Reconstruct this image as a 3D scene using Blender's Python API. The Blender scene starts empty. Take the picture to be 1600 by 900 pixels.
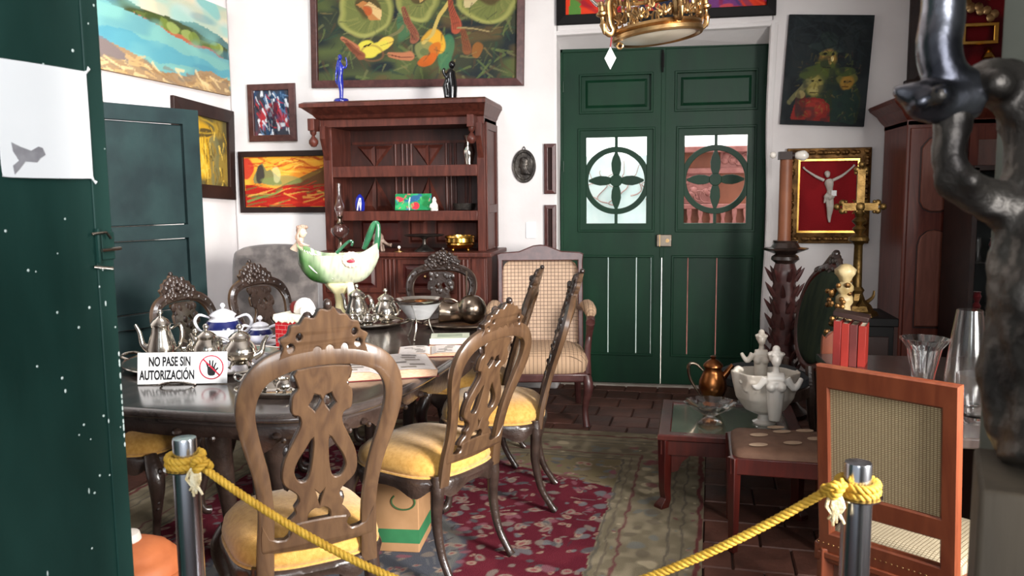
import bpy, bmesh, math, random
import numpy as np
from mathutils import Matrix, Vector
R = math.radians
random.seed(4)
sc = bpy.context.scene
COL = sc.collection
# ---------------------------------------------------------------- camera
cam_data = bpy.data.cameras.new('camera'); cam = bpy.data.objects.new('camera', cam_data); COL.objects.link(cam)
cam_data.sensor_width = 36; cam_data.lens = 28.8; cam_data.clip_start = .05
cam_data.dof.use_dof = True; cam_data.dof.focus_distance = 3.6; cam_data.dof.aperture_fstop = 7
yaw, pit, rol = R(10.5), R(6.6), R(.55)
fw = Vector((-math.sin(yaw)*math.cos(pit), math.cos(yaw)*math.cos(pit), -math.sin(pit)))
r0 = Vector((math.cos(yaw), math.sin(yaw), 0)); u0 = r0.cross(fw)
rt = r0*math.cos(rol)-u0*math.sin(rol); up = u0*math.cos(rol)+r0*math.sin(rol)
cm = Matrix((rt, up, -fw)).transposed().to_4x4(); cm.translation = (0, 0, 1.5)
cam.matrix_world = cm; sc.camera = cam
# ---------------------------------------------------------------- world, lights, exposure
w = bpy.data.worlds.new('world'); sc.world = w; w.use_nodes = True
bg = w.node_tree.nodes['Background']; bg.inputs[0].default_value = (.85, .93, 1, 1); bg.inputs[1].default_value = .30
def area(name, loc, to, sx, sy, power, col, spread=180):
    l = bpy.data.lights.new(name, 'AREA'); l.shape = 'RECTANGLE'; l.size = sx; l.size_y = sy; l.energy = power; l.color = col; l.spread = R(spread)
    o = bpy.data.objects.new(name, l); COL.objects.link(o); o.location = loc
    o.rotation_euler = (Vector(to)-Vector(loc)).to_track_quat('-Z', 'Y').to_euler(); return o
area('side_window_light', (2.35, .9, 1.9), (-3.0, 4.0, 1.3), 1.1, 1.7, 150, (1, .97, .93), 100)
area('doorway_light', (.35, -1.6, 2.2), (-1.6, 4.5, 1.2), 2.0, 1.8, 21, (.93, .97, 1), 80)
area('left_wall_fill_light', (-1.75, 3.5, 3.35), (-3.4, 5.0, 1.7), .7, 1.3, 34, (.97, .98, 1), 120)  # added fill lamp that brightens the left wall, not a window
area('courtyard_light', (0, 8.0, 4.2), (0, 9.2, .8), 5, 2, 420, (1, .98, .95))
sc.view_settings.view_transform = 'Standard'; sc.view_settings.look = 'None'
sc.view_settings.gamma = 1; sc.view_settings.use_curve_mapping = False
sc.view_settings.exposure = .82
# ---------------------------------------------------------------- colour and materials
def lin(h):
    if not isinstance(h, str): return tuple(h)
    v = [int(h[i:i+2], 16)/255 for i in (0, 2, 4)]
    return tuple(c/12.92 if c <= .04045 else ((c+.055)/1.055)**2.4 for c in v)
MATS = {}
def mat(name, c1, c2=None, scale=8, rough=.5, metal=0, bump=0, bscale=None, stretch=(1, 1, 1), coat=0, trans=0, detail=4,
        vcol=False, alpha=1, rr=0, sheen=0, emit=0, spec=.5, ior=1.45, kind='noise', rnd=0, ramp=(.35, .65)):
    if name in MATS: return MATS[name]
    m = bpy.data.materials.new(name); m.use_nodes = True; nt = m.node_tree; N = nt.nodes; L = nt.links
    b = N['Principled BSDF']; I = b.inputs
    c1 = lin(c1); c2 = lin(c2) if c2 else c1
    I['Roughness'].default_value = rough; I['Metallic'].default_value = metal; I['Coat Weight'].default_value = coat
    I['Coat Roughness'].default_value = .15
    I['Transmission Weight'].default_value = trans; I['IOR'].default_value = ior; I['Sheen Weight'].default_value = sheen
    I['Specular IOR Level'].default_value = spec
    tc = N.new('ShaderNodeTexCoord'); mp = N.new('ShaderNodeMapping'); mp.inputs['Scale'].default_value = stretch
    L.new(tc.outputs['Object'], mp.inputs[0])
    ns = N.new('ShaderNodeTexNoise'); ns.inputs['Scale'].default_value = scale; ns.inputs['Detail'].default_value = detail
    L.new(mp.outputs[0], ns.inputs[0])
    if kind == 'wood':
        ns.inputs['Distortion'].default_value = 1.5
    cr = N.new('ShaderNodeValToRGB'); e = cr.color_ramp.elements
    e[0].position, e[1].position = ramp; e[0].color = (*c1, 1); e[1].color = (*c2, 1)
    L.new(ns.outputs[0], cr.inputs[0]); out = cr.outputs[0]
    if vcol:
        at = N.new('ShaderNodeVertexColor'); at.layer_name = 'Col'; out = at.outputs[0]
    if rnd:
        oi = N.new('ShaderNodeObjectInfo'); hs = N.new('ShaderNodeHueSaturation'); ma = N.new('ShaderNodeMath'); ma.operation = 'MULTIPLY_ADD'
        ma.inputs[1].default_value = rnd; ma.inputs[2].default_value = 1-rnd/2
        L.new(oi.outputs['Random'], ma.inputs[0]); L.new(ma.outputs[0], hs.inputs['Value']); L.new(out, hs.inputs['Color']); out = hs.outputs[0]
    L.new(out, I['Base Color'])
    if emit:
        L.new(out, I['Emission Color']); I['Emission Strength'].default_value = emit
    if rr:
        mr = N.new('ShaderNodeMapRange'); mr.inputs[3].default_value = rough-rr; mr.inputs[4].default_value = rough+rr
        L.new(ns.outputs[0], mr.inputs[0]); L.new(mr.outputs[0], I['Roughness'])
    if bump:
        n2 = N.new('ShaderNodeTexNoise'); n2.inputs['Scale'].default_value = bscale or scale*3; n2.inputs['Detail'].default_value = 5
        L.new(mp.outputs[0], n2.inputs[0])
        bp = N.new('ShaderNodeBump'); bp.inputs['Strength'].default_value = bump; bp.inputs['Distance'].default_value = .01
        L.new(n2.outputs[0], bp.inputs['Height']); L.new(bp.outputs[0], I['Normal'])
    MATS[name] = m; return m
def grid_mat(name, base, line, cell, lw, axes, rough=.85, bump=.3, ch=None):
    """woven cloth: a grid of threads on two object axes"""
    m = bpy.data.materials.new(name); m.use_nodes = True; nt = m.node_tree; N = nt.nodes; L = nt.links
    b = N['Principled BSDF']; b.inputs['Roughness'].default_value = rough
    tc = N.new('ShaderNodeTexCoord'); sp = N.new('ShaderNodeSeparateXYZ'); L.new(tc.outputs['Object'], sp.inputs[0])
    cb = N.new('ShaderNodeCombineXYZ'); L.new(sp.outputs[axes[0]], cb.inputs[0]); L.new(sp.outputs[axes[1]], cb.inputs[1])
    br = N.new('ShaderNodeTexBrick'); br.offset = 0; br.inputs['Scale'].default_value = 1
    br.inputs['Brick Width'].default_value = cell; br.inputs['Row Height'].default_value = ch or cell; br.inputs['Mortar Size'].default_value = lw
    br.inputs['Mortar Smooth'].default_value = .4
    c = lin(base); br.inputs['Color1'].default_value = (*c, 1); br.inputs['Color2'].default_value = (*[x*.88 for x in c], 1)
    br.inputs['Mortar'].default_value = (*lin(line), 1)
    L.new(cb.outputs[0], br.inputs[0]); L.new(br.outputs[0], b.inputs['Base Color'])
    bp = N.new('ShaderNodeBump'); bp.inputs['Strength'].default_value = bump; bp.inputs['Distance'].default_value = .004; bp.invert = True
    L.new(br.outputs['Fac'], bp.inputs['Height']); L.new(bp.outputs[0], b.inputs['Normal'])
    MATS[name] = m; return m
plaster = mat('plaster', 'd0cac9', 'dcd8d7', 1.6, .9, bump=.35, bscale=9)
green = mat('green_door_paint', '08291a', '0c3420', 5, .45, bump=.08, bscale=30, rr=.08, spec=.28, stretch=(1, 1, .35))
teal = mat('green_scuffed_paint', '0f2e28', '22453e', 3, .55, bump=.15, bscale=25, rr=.1, spec=.3, stretch=(1, 1, .4))
teal2 = mat('dark_teal_paint', '101f21', '1a2d2d', 4, .6, bump=.15, bscale=22, spec=.3)
greywood = mat('grey_green_wood', '4c4f48', '676a60', 4, .7, bump=.2, stretch=(1, 1, .2))
mahog = mat('mahogany', '55241b', '693226', 5, .42, kind='wood', stretch=(4, 4, .5), coat=.05, spec=.35, bump=.08)
cabw = mat('cabinet_wood', '3f1d16', '572b21', 5, .45, kind='wood', stretch=(4, 4, .6), coat=.05, spec=.35, bump=.1)
cab_shaded = mat('shaded_cabinet_wood', '28120d', '3c1c15', 5, .5, kind='wood', stretch=(4, 4, .6))  # darker copy of the cabinet wood, inner shade of the hutch put into its colour
redw = mat('redwood_varnish', '36100c', '45150f', 6, .35, kind='wood', stretch=(4, 4, .6), coat=.3)
chairw = mat('walnut_chair', '523c29', '412e20', 7, .38, kind='wood', stretch=(3, 3, .6), coat=.35, bump=.1)
chaird = mat('dark_carved_walnut', '241a16', '372a24', 12, .3, coat=.4, bump=.3, bscale=60)
orangew = mat('orange_cane_chair_wood', '66301c', '773d25', 6, .38, kind='wood', stretch=(3, 3, .5), coat=.3)
tablew = mat('dark_table_wood', '2c2523', '403733', 3, .22, kind='wood', stretch=(5, .6, 1), coat=.5, rr=.06)
velvet = mat('golden_velvet', 'a87a30', 'ba8d43', 60, .8, sheen=.25, bump=.25, bscale=300)
silver = mat('silver', 'cdc8c0', 'b0a89c', 6, .17, metal=1, rr=.06)
dsilver = mat('tarnished_silver', '97897a', '6c5d50', 7, .24, metal=1, rr=.08)
chrome = mat('chrome', 'e0e2e8', 'c4c7cf', 4, .2, metal=1, rr=.05)
brass = mat('brass', 'c2a070', '8f6c45', 9, .33, metal=1, rr=.1, bump=.1)
gilt = mat('gilt_wood', '7d5a30', '4a3219', 14, .38, metal=.75, bump=.3, bscale=50)
goldm = mat('polished_gold', 'd9b060', 'b58434', 6, .2, metal=1)
copper = mat('aged_copper', '9a6238', '5a3421', 8, .3, metal=1)
bronze = mat('dark_bronze', '5a544e', '2a2624', 11, .38, metal=.75, bump=.8, bscale=22, rr=.14)
blackm = mat('black_paint', '0b0a0a', '110f0f', 8, .6, spec=.2)
blackg = mat('black_gloss', '0a0a0b', '101012', 8, .15)
darkframe = mat('dark_frame_wood', '211412', '2d1c18', 9, .5, spec=.3)
maroon = mat('maroon_frame_wood', '40211f', '52302d', 8, .42, coat=.2, stretch=(3, 3, 3))
glass = mat('clear_glass', 'ffffff', rough=.02, trans=1, ior=1.18, coat=1)
white = mat('white_paper', 'fbfbfb', 'f4f4f4', 3, .8)
ceramic = mat('white_glazed_ceramic', 'ece7df', 'ddd5ca', 6, .15, coat=.6)
bisque = mat('pale_stone', 'b7aea4', 'c9c1b8', 8, .6, bump=.1)
cobalt = mat('cobalt_blue_glaze', '1a2158', '141a45', 6, .15, coat=.5)
bluef = mat('blue_gloss_resin', '1e2a94', '161f70', 6, .2, coat=.5)
tilem = mat('clay_floor_tile', '42261d', '553328', 7, .62, bump=.4, bscale=30, rnd=.5, rr=.1)
grout = mat('floor_grout', '2a1d18', '3a2a22', 9, .9)
ropem = mat('yellow_rope', 'a87f1f', 'bb9430', 40, .7, bump=.3)
ropew = mat('frayed_rope_end', 'd8cdb0', 'c0a97a', 60, .9, bump=.4)
canvas_m = mat('painted_canvas', 'ffffff', vcol=True, rough=.7, bump=.25, bscale=120, spec=.18)
wool = mat('rug_wool', 'ffffff', vcol=True, rough=.95, bump=.6, bscale=220, spec=.1)
glaze = mat('painted_glaze', 'ffffff', vcol=True, rough=.14, coat=.5)
felt = mat('red_velvet', '6a0c14', '7a1119', 30, .8, sheen=.3)
# ---------------------------------------------------------------- mesh helpers
def catmull(P, n=6, closed=True):
    P = [Vector(p) for p in P]; k = len(P); out = []
    rng = range(k) if closed else range(k-1)
    for i in rng:
        a, b, c, d = (P[(i-1) % k], P[i], P[(i+1) % k], P[(i+2) % k]) if closed else (P[max(i-1, 0)], P[i], P[i+1], P[min(i+2, k-1)])
        for j in range(n):
            t = j/n
            out.append(.5*((2*b)+(c-a)*t+(2*a-5*b+4*c-d)*t*t+(3*b-a-3*c+d)*t**3))
    if not closed: out.append(P[-1])
    return out
class MB:
    def __init__(s): s.v = []; s.f = []
    def add(s, V, F, M=None):
        o = len(s.v)
        s.v += [tuple(M @ Vector(p)) if M else tuple(p) for p in V]; s.f += [tuple(i+o for i in f) for f in F]; return s
    def box(s, x0, x1, y0, y1, z0, z1, M=None):
        V = [(x, y, z) for x in (x0, x1) for y in (y0, y1) for z in (z0, z1)]
        return s.add(V, [(0, 1, 3, 2), (4, 6, 7, 5), (0, 4, 5, 1), (2, 3, 7, 6), (0, 2, 6, 4), (1, 5, 7, 3)], M)
    def tube(s, P, r, n=8, cap=True, flat=1, M=None, smooth=0, up=None):
        P = [Vector(p) for p in P]
        rr = list(r) if hasattr(r, '__len__') else [r]*len(P)
        if smooth:
            Q = catmull([Vector((*p, q)) for p, q in zip(P, rr)], smooth, False); P = [Vector(q[:3]) for q in Q]; rr = [q[3] for q in Q]
        V = []; F = []; pu = Vector(up) if up else None
        for i, p in enumerate(P):
            t = (P[min(i+1, len(P)-1)]-P[max(i-1, 0)]).normalized()
            if pu is None:
                pu = t.orthogonal()
            a = (pu-t*pu.dot(t))
            a = a.normalized() if a.length > 1e-6 else t.orthogonal().normalized()
            pu = a if not up else pu
            b = t.cross(a)
            for k in range(n):
                an = 2*math.pi*k/n+ (math.pi/n if n == 4 else 0)
                V.append(p+a*math.cos(an)*rr[i]*flat+b*math.sin(an)*rr[i])
        for i in range(len(P)-1):
            for k in range(n): F.append((i*n+k, i*n+(k+1) % n, (i+1)*n+(k+1) % n, (i+1)*n+k))
        if cap: F.append(tuple(range(n))[::-1]); F.append(tuple((len(P)-1)*n+k for k in range(n)))
        return s.add(V, F, M)
    def lathe(s, prof, c=(0, 0, 0), n=20, M=None, sx=1, sy=1, wave=None, caps=True):
        V = []; F = []
        for i, (r, z) in enumerate(prof):
            for k in range(n):
                a = 2*math.pi*k/n; q = r*(1+(wave(a, i) if wave else 0))
                V.append((c[0]+q*math.cos(a)*sx, c[1]+q*math.sin(a)*sy, c[2]+z))
        for i in range(len(prof)-1):
            for k in range(n): F.append((i*n+k, i*n+(k+1) % n, (i+1)*n+(k+1) % n, (i+1)*n+k))
        if caps: F.append(tuple(range(n))[::-1]); F.append(tuple((len(prof)-1)*n+k for k in range(n)))
        return s.add(V, F, M)
    def ball(s, c, r, n=10, sc_=(1, 1, 1), M=None):
        prof = [(max(r*math.sin(math.pi*i/(n//2+1)), 1e-4), -r*math.cos(math.pi*i/(n//2+1))) for i in range(n//2+2)]
        T = Matrix.Translation(c) @ Matrix.Diagonal((*sc_, 1)); T = M @ T if M else T
        return s.lathe(prof, n=n, M=T)
    def plate(s, loops, th, M=None, bev=0, fn=None):
        cu = bpy.data.curves.new('c', 'CURVE'); cu.dimensions = '2D'; cu.fill_mode = 'BOTH'; cu.extrude = max(th/2-bev, .0001); cu.bevel_depth = bev
        cu.bevel_resolution = 0; cu.offset = -bev
        for lp in loops:
            sp = cu.splines.new('POLY'); sp.points.add(len(lp)-1); sp.use_cyclic_u = True
            for p, q in zip(sp.points, lp): p.co = (q[0], q[1], 0, 1)
        return s._curve(cu, M, fn)
    def text(s, body, size, M=None, th=.001, bold=0, xs=1, align='CENTER'):
        cu = bpy.data.curves.new('t', 'FONT'); cu.body = body; cu.size = size; cu.extrude = th/2; cu.offset = bold; cu.align_x = align
        T = Matrix.Diagonal((xs, 1, 1, 1)); return s._curve(cu, M @ T if M else T, None)
    def _curve(s, cu, M, fn):
        ob = bpy.data.objects.new('tmp', cu); me = bpy.data.meshes.new_from_object(ob)
        V = [v.co.copy() for v in me.vertices]
        if fn: V = [Vector(fn(v)) for v in V]
        s.add(V, [tuple(p.vertices) for p in me.polygons], M)
        bpy.data.objects.remove(ob); bpy.data.meshes.remove(me); bpy.data.curves.remove(cu); return s
    def build(s, name, m, parent=None, w=True, bevel=0, sub=0, remesh=0, disp=0, dscale=.05, col=None, ang=38, sm=True, label=None):
        me = bpy.data.meshes.new(name); V = s.v
        if parent is not None and w:
            iv = WM[parent].inverted(); V = [iv @ Vector(p) for p in V]
        me.from_pydata([tuple(p) for p in V], [], s.f); me.update(); me.validate()
        o = bpy.data.objects.new(name, me); COL.objects.link(o); me.materials.append(m)
        bm_ = bmesh.new(); bm_.from_mesh(me); bmesh.ops.remove_doubles(bm_, verts=bm_.verts, dist=1e-6); bmesh.ops.recalc_face_normals(bm_, faces=bm_.faces); bm_.to_mesh(me); bm_.free()
        if parent is not None: o.parent = parent; WM[o] = WM[parent]
        else:
            xs = [p[0] for p in V]; ys = [p[1] for p in V]; c = Vector(((min(xs)+max(xs))/2, (min(ys)+max(ys))/2, min(p[2] for p in V)))
            me.transform(Matrix.Translation(-c)); o.location = c; WM[o] = Matrix.Translation(c)
        if col:
            a = me.color_attributes.new('Col', 'FLOAT_COLOR', 'POINT'); A = []
            for v in me.vertices: A += [*lin(col(v.co)), 1]
            a.data.foreach_set('color', A)
        if sm:
            me.polygons.foreach_set('use_smooth', [True]*len(me.polygons))
            if not remesh and not sub: me.set_sharp_from_angle(angle=R(ang))
        if bevel:
            md = o.modifiers.new('b', 'BEVEL'); md.width = bevel; md.segments = 2; md.limit_method = 'ANGLE'; md.angle_limit = R(40)
        if sub:
            md = o.modifiers.new('s', 'SUBSURF'); md.levels = sub; md.render_levels = sub
        if remesh:
            md = o.modifiers.new('r', 'REMESH'); md.mode = 'VOXEL'; md.voxel_size = remesh; md.use_smooth_shade = True
            md = o.modifiers.new('sm', 'SMOOTH'); md.iterations = 4; md.factor = .5
        if disp:
            tx = bpy.data.textures.new('t', 'CLOUDS'); tx.noise_scale = dscale
            md = o.modifiers.new('d', 'DISPLACE'); md.texture = tx; md.strength = disp; md.mid_level = .5
        if label: o['label'] = label
        return o
WM = {}
def thing(name, label, cat, loc=(0, 0, 0), rz=0, group=None, M=None):
    o = bpy.data.objects.new(name, None); COL.objects.link(o); o.empty_display_size = .1
    m = M if M else Matrix.Translation(loc) @ Matrix.Rotation(R(rz), 4, 'Z')
    o.matrix_world = m; WM[o] = m.copy(); o['label'] = label; o['category'] = cat
    if group: o['group'] = group
    return o
def tag(o, label, cat, group=None):
    o['label'] = label; o['category'] = cat
    if group: o['group'] = group
    return o
def struct(o): o['kind'] = 'structure'; return o
def place(o, loc, rz, s=1):
    m = Matrix.Translation(loc) @ Matrix.Rotation(R(rz), 4, 'Z') @ Matrix.Scale(s, 4)
    o.location = loc; o.rotation_euler = (0, 0, R(rz)); o.scale = (s, s, s); WM[o] = m
def dup(root, loc, rz, label, group=None, s=None):
    def cp(o, par):
        c = o.copy(); COL.objects.link(c)
        if par is not None: c.parent = par
        for ch in [k for k in COL.objects if k.parent == o]: cp(ch, c)
        return c
    r = cp(root, None); place(r, loc, rz, s if s else root.scale[0]); r['label'] = label
    if group: r['group'] = group
    return r
def vnoise(shape, cells, rng):
    cy, cx = cells; g = rng.random((cy+2, cx+2)); ny, nx = shape
    y = np.linspace(0, cy, ny)[:, None]; x = np.linspace(0, cx, nx)[None, :]
    iy = y.astype(int); ix = x.astype(int); fy = y-iy; fx = x-ix; fy = fy*fy*(3-2*fy); fx = fx*fx*(3-2*fx)
    return g[iy, ix]*(1-fy)*(1-fx)+g[iy+1, ix]*fy*(1-fx)+g[iy, ix+1]*(1-fy)*fx+g[iy+1, ix+1]*fy*fx
class Paint:
    """a small painter on a grid of points; x to the right, y down, in the units given"""
    def __init__(s, x0, x1, y0, y1, nx, ny, base, seed=1):
        s.rng = np.random.default_rng(seed); s.nx, s.ny = nx, ny; s.box = (x0, x1, y0, y1)
        s.X, s.Y = np.meshgrid(np.linspace(x0, x1, nx), np.linspace(y0, y1, ny)); s.C = np.zeros((ny, nx, 3)); s.C[:] = lin(base)
        s.X0, s.Y0 = s.X.copy(), s.Y.copy()
    def warp(s, amp, cells):
        s.X = s.X0+(vnoise((s.ny, s.nx), cells, s.rng)-.5)*2*amp; s.Y = s.Y0+(vnoise((s.ny, s.nx), cells, s.rng)-.5)*2*amp; return s
    def put(s, mask, c, a=1): s.C = s.C*(1-mask[..., None]*a)+np.array(lin(c))*mask[..., None]*a; return s
    def noise(s, c, cells, lo=.5, hi=.7, a=1):
        n = vnoise((s.ny, s.nx), cells, s.rng); return s.put(np.clip((n-lo)/(hi-lo), 0, 1), c, a)
    def ell(s, cx, cy, rx, ry, c, a=1, rot=0, soft=.15, ring=0):
        t = R(rot); x = (s.X-cx)*math.cos(t)+(s.Y-cy)*math.sin(t); y = -(s.X-cx)*math.sin(t)+(s.Y-cy)*math.cos(t)
        d = np.sqrt((x/rx)**2+(y/ry)**2)
        m = np.clip((1-d)/soft+.5, 0, 1)
        if ring: m = m*np.clip((d-(1-ring))/soft+.5, 0, 1)
        return s.put(m, c, a)
    def poly(s, P, c, a=1):
        m = np.zeros(s.X.shape, bool); k = len(P)
        for i in range(k):
            x1, y1 = P[i]; x2, y2 = P[(i+1) % k]
            if y1 == y2: continue
            t = ((s.Y >= min(y1, y2)) & (s.Y < max(y1, y2))) & (s.X < x1+(s.Y-y1)*(x2-x1)/(y2-y1)); m ^= t
        return s.put(m.astype(float), c, a)
    def seg(s, x0, y0, x1, y1, w0, w1, c, a=1):
        dx, dy = x1-x0, y1-y0; t = np.clip(((s.X-x0)*dx+(s.Y-y0)*dy)/(dx*dx+dy*dy), 0, 1)
        d = np.hypot(s.X-x0-t*dx, s.Y-y0-t*dy); wd = w0+(w1-w0)*t
        return s.put(np.clip((wd-d)/(wd*.25+1e-6)+.5, 0, 1), c, a)
    def strokes(s, n, cols, L, W, ang=None, a=.5, box=None):
        x0, x1, y0, y1 = box or s.box
        for i in range(n):
            x = s.rng.uniform(x0, x1); y = s.rng.uniform(y0, y1); t = s.rng.uniform(0, math.pi) if ang is None else R(ang)+s.rng.normal(0, .25)
            l = L*s.rng.uniform(.5, 1.3); s.seg(x, y, x+l*math.cos(t), y+l*math.sin(t), W, W*.4, cols[s.rng.integers(len(cols))], a)
        return s
    def mesh(s, name, m, M, w, h, parent):
        nx, ny = s.nx, s.ny; V = np.zeros((ny, nx, 3)); V[..., 0] = np.linspace(-w/2, w/2, nx)[None, :]; V[..., 1] = np.linspace(h/2, -h/2, ny)[:, None]
        i = np.arange(ny*nx).reshape(ny, nx); F = np.stack([i[1:, :-1], i[1:, 1:], i[:-1, 1:], i[:-1, :-1]], -1).reshape(-1, 4)
        me = bpy.data.meshes.new(name); me.from_pydata(V.reshape(-1, 3).tolist(), [], F.tolist()); me.materials.append(m)
        iv = WM[parent].inverted() if parent is not None else Matrix(); me.transform(iv @ M)
        a = me.color_attributes.new('Col', 'FLOAT_COLOR', 'POINT'); c = np.ones((ny*nx, 4), np.float32); c[:, :3] = s.C.reshape(-1, 3); a.data.foreach_set('color', c.ravel())
        o = bpy.data.objects.new(name, me); COL.objects.link(o)
        if parent is not None: o.parent = parent; WM[o] = WM[parent]
        return o
def wallM(c, side='back', tilt=0, lean=0):
    """local x right, y up, z out of the wall"""
    B = Matrix(((1, 0, 0), (0, 0, -1), (0, 1, 0))) if side == 'back' else Matrix(((0, 0, 1), (1, 0, 0), (0, 1, 0)))
    return Matrix.Translation(c) @ B.to_4x4() @ Matrix.Rotation(R(lean), 4, 'X') @ Matrix.Rotation(R(tilt), 4, 'Z')
def rect(x0, x1, y0, y1): return [(x0, y0), (x1, y0), (x1, y1), (x0, y1)]
def circ(cx, cy, r, n=32, ry=None): return [(cx+r*math.cos(2*math.pi*k/n), cy+(ry or r)*math.sin(2*math.pi*k/n)) for k in range(n)]
def picture(label, c, wd, ht, fw_, dep, fm, paint, side='back', tilt=0, lean=0, inner=None, cat='painting', group=None, name='framed_painting'):
    M = wallM(c, side, tilt, lean); t = thing(name, label, cat, M=M, group=group); W = M
    if fw_:
        mb = MB(); o, i = rect(-wd/2, wd/2, -ht/2, ht/2), rect(-wd/2+fw_, wd/2-fw_, -ht/2+fw_, ht/2-fw_)
        for k in range(4):
            j = (k+1) % 4; q = [o[k], o[j], i[j], i[k]]
            V = [(x, y, 0) for x, y in q]+[(q[0][0], q[0][1], dep*.75), (q[1][0], q[1][1], dep*.75), (q[2][0], q[2][1], dep), (q[3][0], q[3][1], dep)]
            mb.add(V, [(3, 2, 1, 0), (4, 5, 6, 7), (0, 1, 5, 4), (1, 2, 6, 5), (2, 3, 7, 6), (3, 0, 4, 7)], W)
        mb.build('frame', fm, t, bevel=.004, ang=20)
        if inner:
            mb = MB(); a, b = fw_, fw_+inner[0]
            mb.plate([rect(-wd/2+a, wd/2-a, -ht/2+a, ht/2-a), rect(-wd/2+b, wd/2-b, -ht/2+b, ht/2-b)], .012, W @ Matrix.Translation((0, 0, dep*.6)))
            mb.build('slip', inner[1], t, ang=20)
        b = MB().box(-wd/2+fw_*.8, wd/2-fw_*.8, -ht/2+fw_*.8, ht/2-fw_*.8, .001, dep*.3, W); z = dep*.3+.002
    else:
        b = MB().box(-wd/2, wd/2, -ht/2, ht/2, 0, dep, W); z = dep+.001
    b.build('backing', fm, t, ang=20)
    paint.mesh('canvas', canvas_m, W @ Matrix.Translation((0, 0, z)), wd-2*fw_, ht-2*fw_, t)
    return t
# ================================================================ SETTING
HZ = 3.5
fl = MB().box(-3.5, 3.0, -1.0, 6.6, -.12, -.014).build('floor', grout); struct(fl)
tm = []
for q in range(3):
    me = MB()
    a = .1175+.0006*q; j = .0012*q
    me.add([(-a, -a, -.012), (a, -a, -.012), (a, a, -.012), (-a, a, -.012), (-a+.006, -a+.006+j, 0), (a-.006-j, -a+.006, 0), (a-.006, a-.006, .0005*q), (-a+.006, a-.006-j, 0)],
           [(0, 1, 5, 4), (1, 2, 6, 5), (2, 3, 7, 6), (3, 0, 4, 7), (4, 5, 6, 7)])
    tm.append(me)
TR = Matrix.Rotation(R(-3.0), 4, 'Z'); rest = MB(); k = 0; protos = [None]*3
for i in range(-17, 14):
    for j in range(-6, 30):
        p = TR @ Vector((i*.24+(.12 if j % 2 else 0), j*.24, 0))
        if not (-3.35 < p.x < 2.8 and -.8 < p.y < 6.45): continue
        q = (i*7+j*3) % 3
        see = (-1.25 < p.x < 1.45 and 4.75 < p.y < 6.45) or (.05 < p.x < 1.35 and 2.75 < p.y <= 4.8) or (-2.9 < p.x < -1.5 and 1.6 < p.y < 2.4)
        if see:
            if protos[q] is None:
                o = tm[q].build('tile', tilem, None, sm=False); o.parent = fl; o.matrix_parent_inverse = Matrix.Translation((-fl.location)); protos[q] = o
            else: o = protos[q].copy(); COL.objects.link(o)
            o.location = (p.x, p.y, -.012); o.rotation_euler = (R(random.uniform(-.25, .25)), R(random.uniform(-.25, .25)), R(-3+random.uniform(-.4, .4))); k += 1
        else: rest.add(tm[q].v, tm[q].f, Matrix.Translation((p.x, p.y, 0)) @ TR)
o = rest.build('tile', tilem, fl, sm=False); o['kind'] = 'stuff'
print('tiles', k)
struct(MB().box(-3.5, -3.4, -1, 6.7, -.01, HZ).build('wall_left', plaster))
struct(MB().box(2.9, 3.0, -1, 6.7, -.01, HZ).build('wall_right', plaster))
wb = MB()
wb.box(-3.4, -.785, 6.12, 6.55, 0, HZ).box(.735, 2.9, 6.12, 6.55, 0, HZ).box(-.785, .735, 6.12, 6.55, 2.66, HZ)
wbo = struct(wb.build('wall_back', plaster, bevel=.02))
struct(MB().box(-3.5, 3.0, -1, 6.7, HZ, HZ+.1).build('ceiling', plaster))
struct(MB().box(1.35, 2.9, .30, .55, 0, HZ).build('wall_front_occluder', plaster, bevel=.02)); struct(MB().box(-3.4, -2.0, .30, .55, 0, HZ).build('wall_front_occluder', plaster, bevel=.02))  # unseen front wall pieces, added to block light from outside
so = MB().add([(-.80, 6.13, 2.665), (.75, 6.13, 2.665), (.75, 6.335, 2.555), (-.80, 6.335, 2.575), (-.80, 6.335, 2.68), (.75, 6.335, 2.68)], [(0, 1, 2, 3), (3, 2, 5, 4), (4, 5, 1, 0), (0, 3, 4), (1, 5, 2)]); struct(so.build('trim_4', plaster, sm=False))
# irregular plaster arris of the door reveal and its low step
struct(MB().tube([(.735, 6.14, 0), (.728, 6.135, .6), (.742, 6.13, 1.3), (.73, 6.135, 2.0), (.745, 6.13, 2.66)], [.02, .028, .02, .026, .03], 8, smooth=4).build('trim_1', plaster))
struct(MB().tube([(-.80, 6.14, 2.66), (-.3, 6.135, 2.665), (.3, 6.14, 2.655), (.78, 6.135, 2.665)], [.02, .022, .018, .024], 8, smooth=4).build('trim_2', plaster))
struct(MB().box(-.785, .735, 6.30, 6.55, -.01, .012).build('trim_3', mat('worn_threshold_stone', '8c8378', 'a39b90', 9, .8)))
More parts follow.
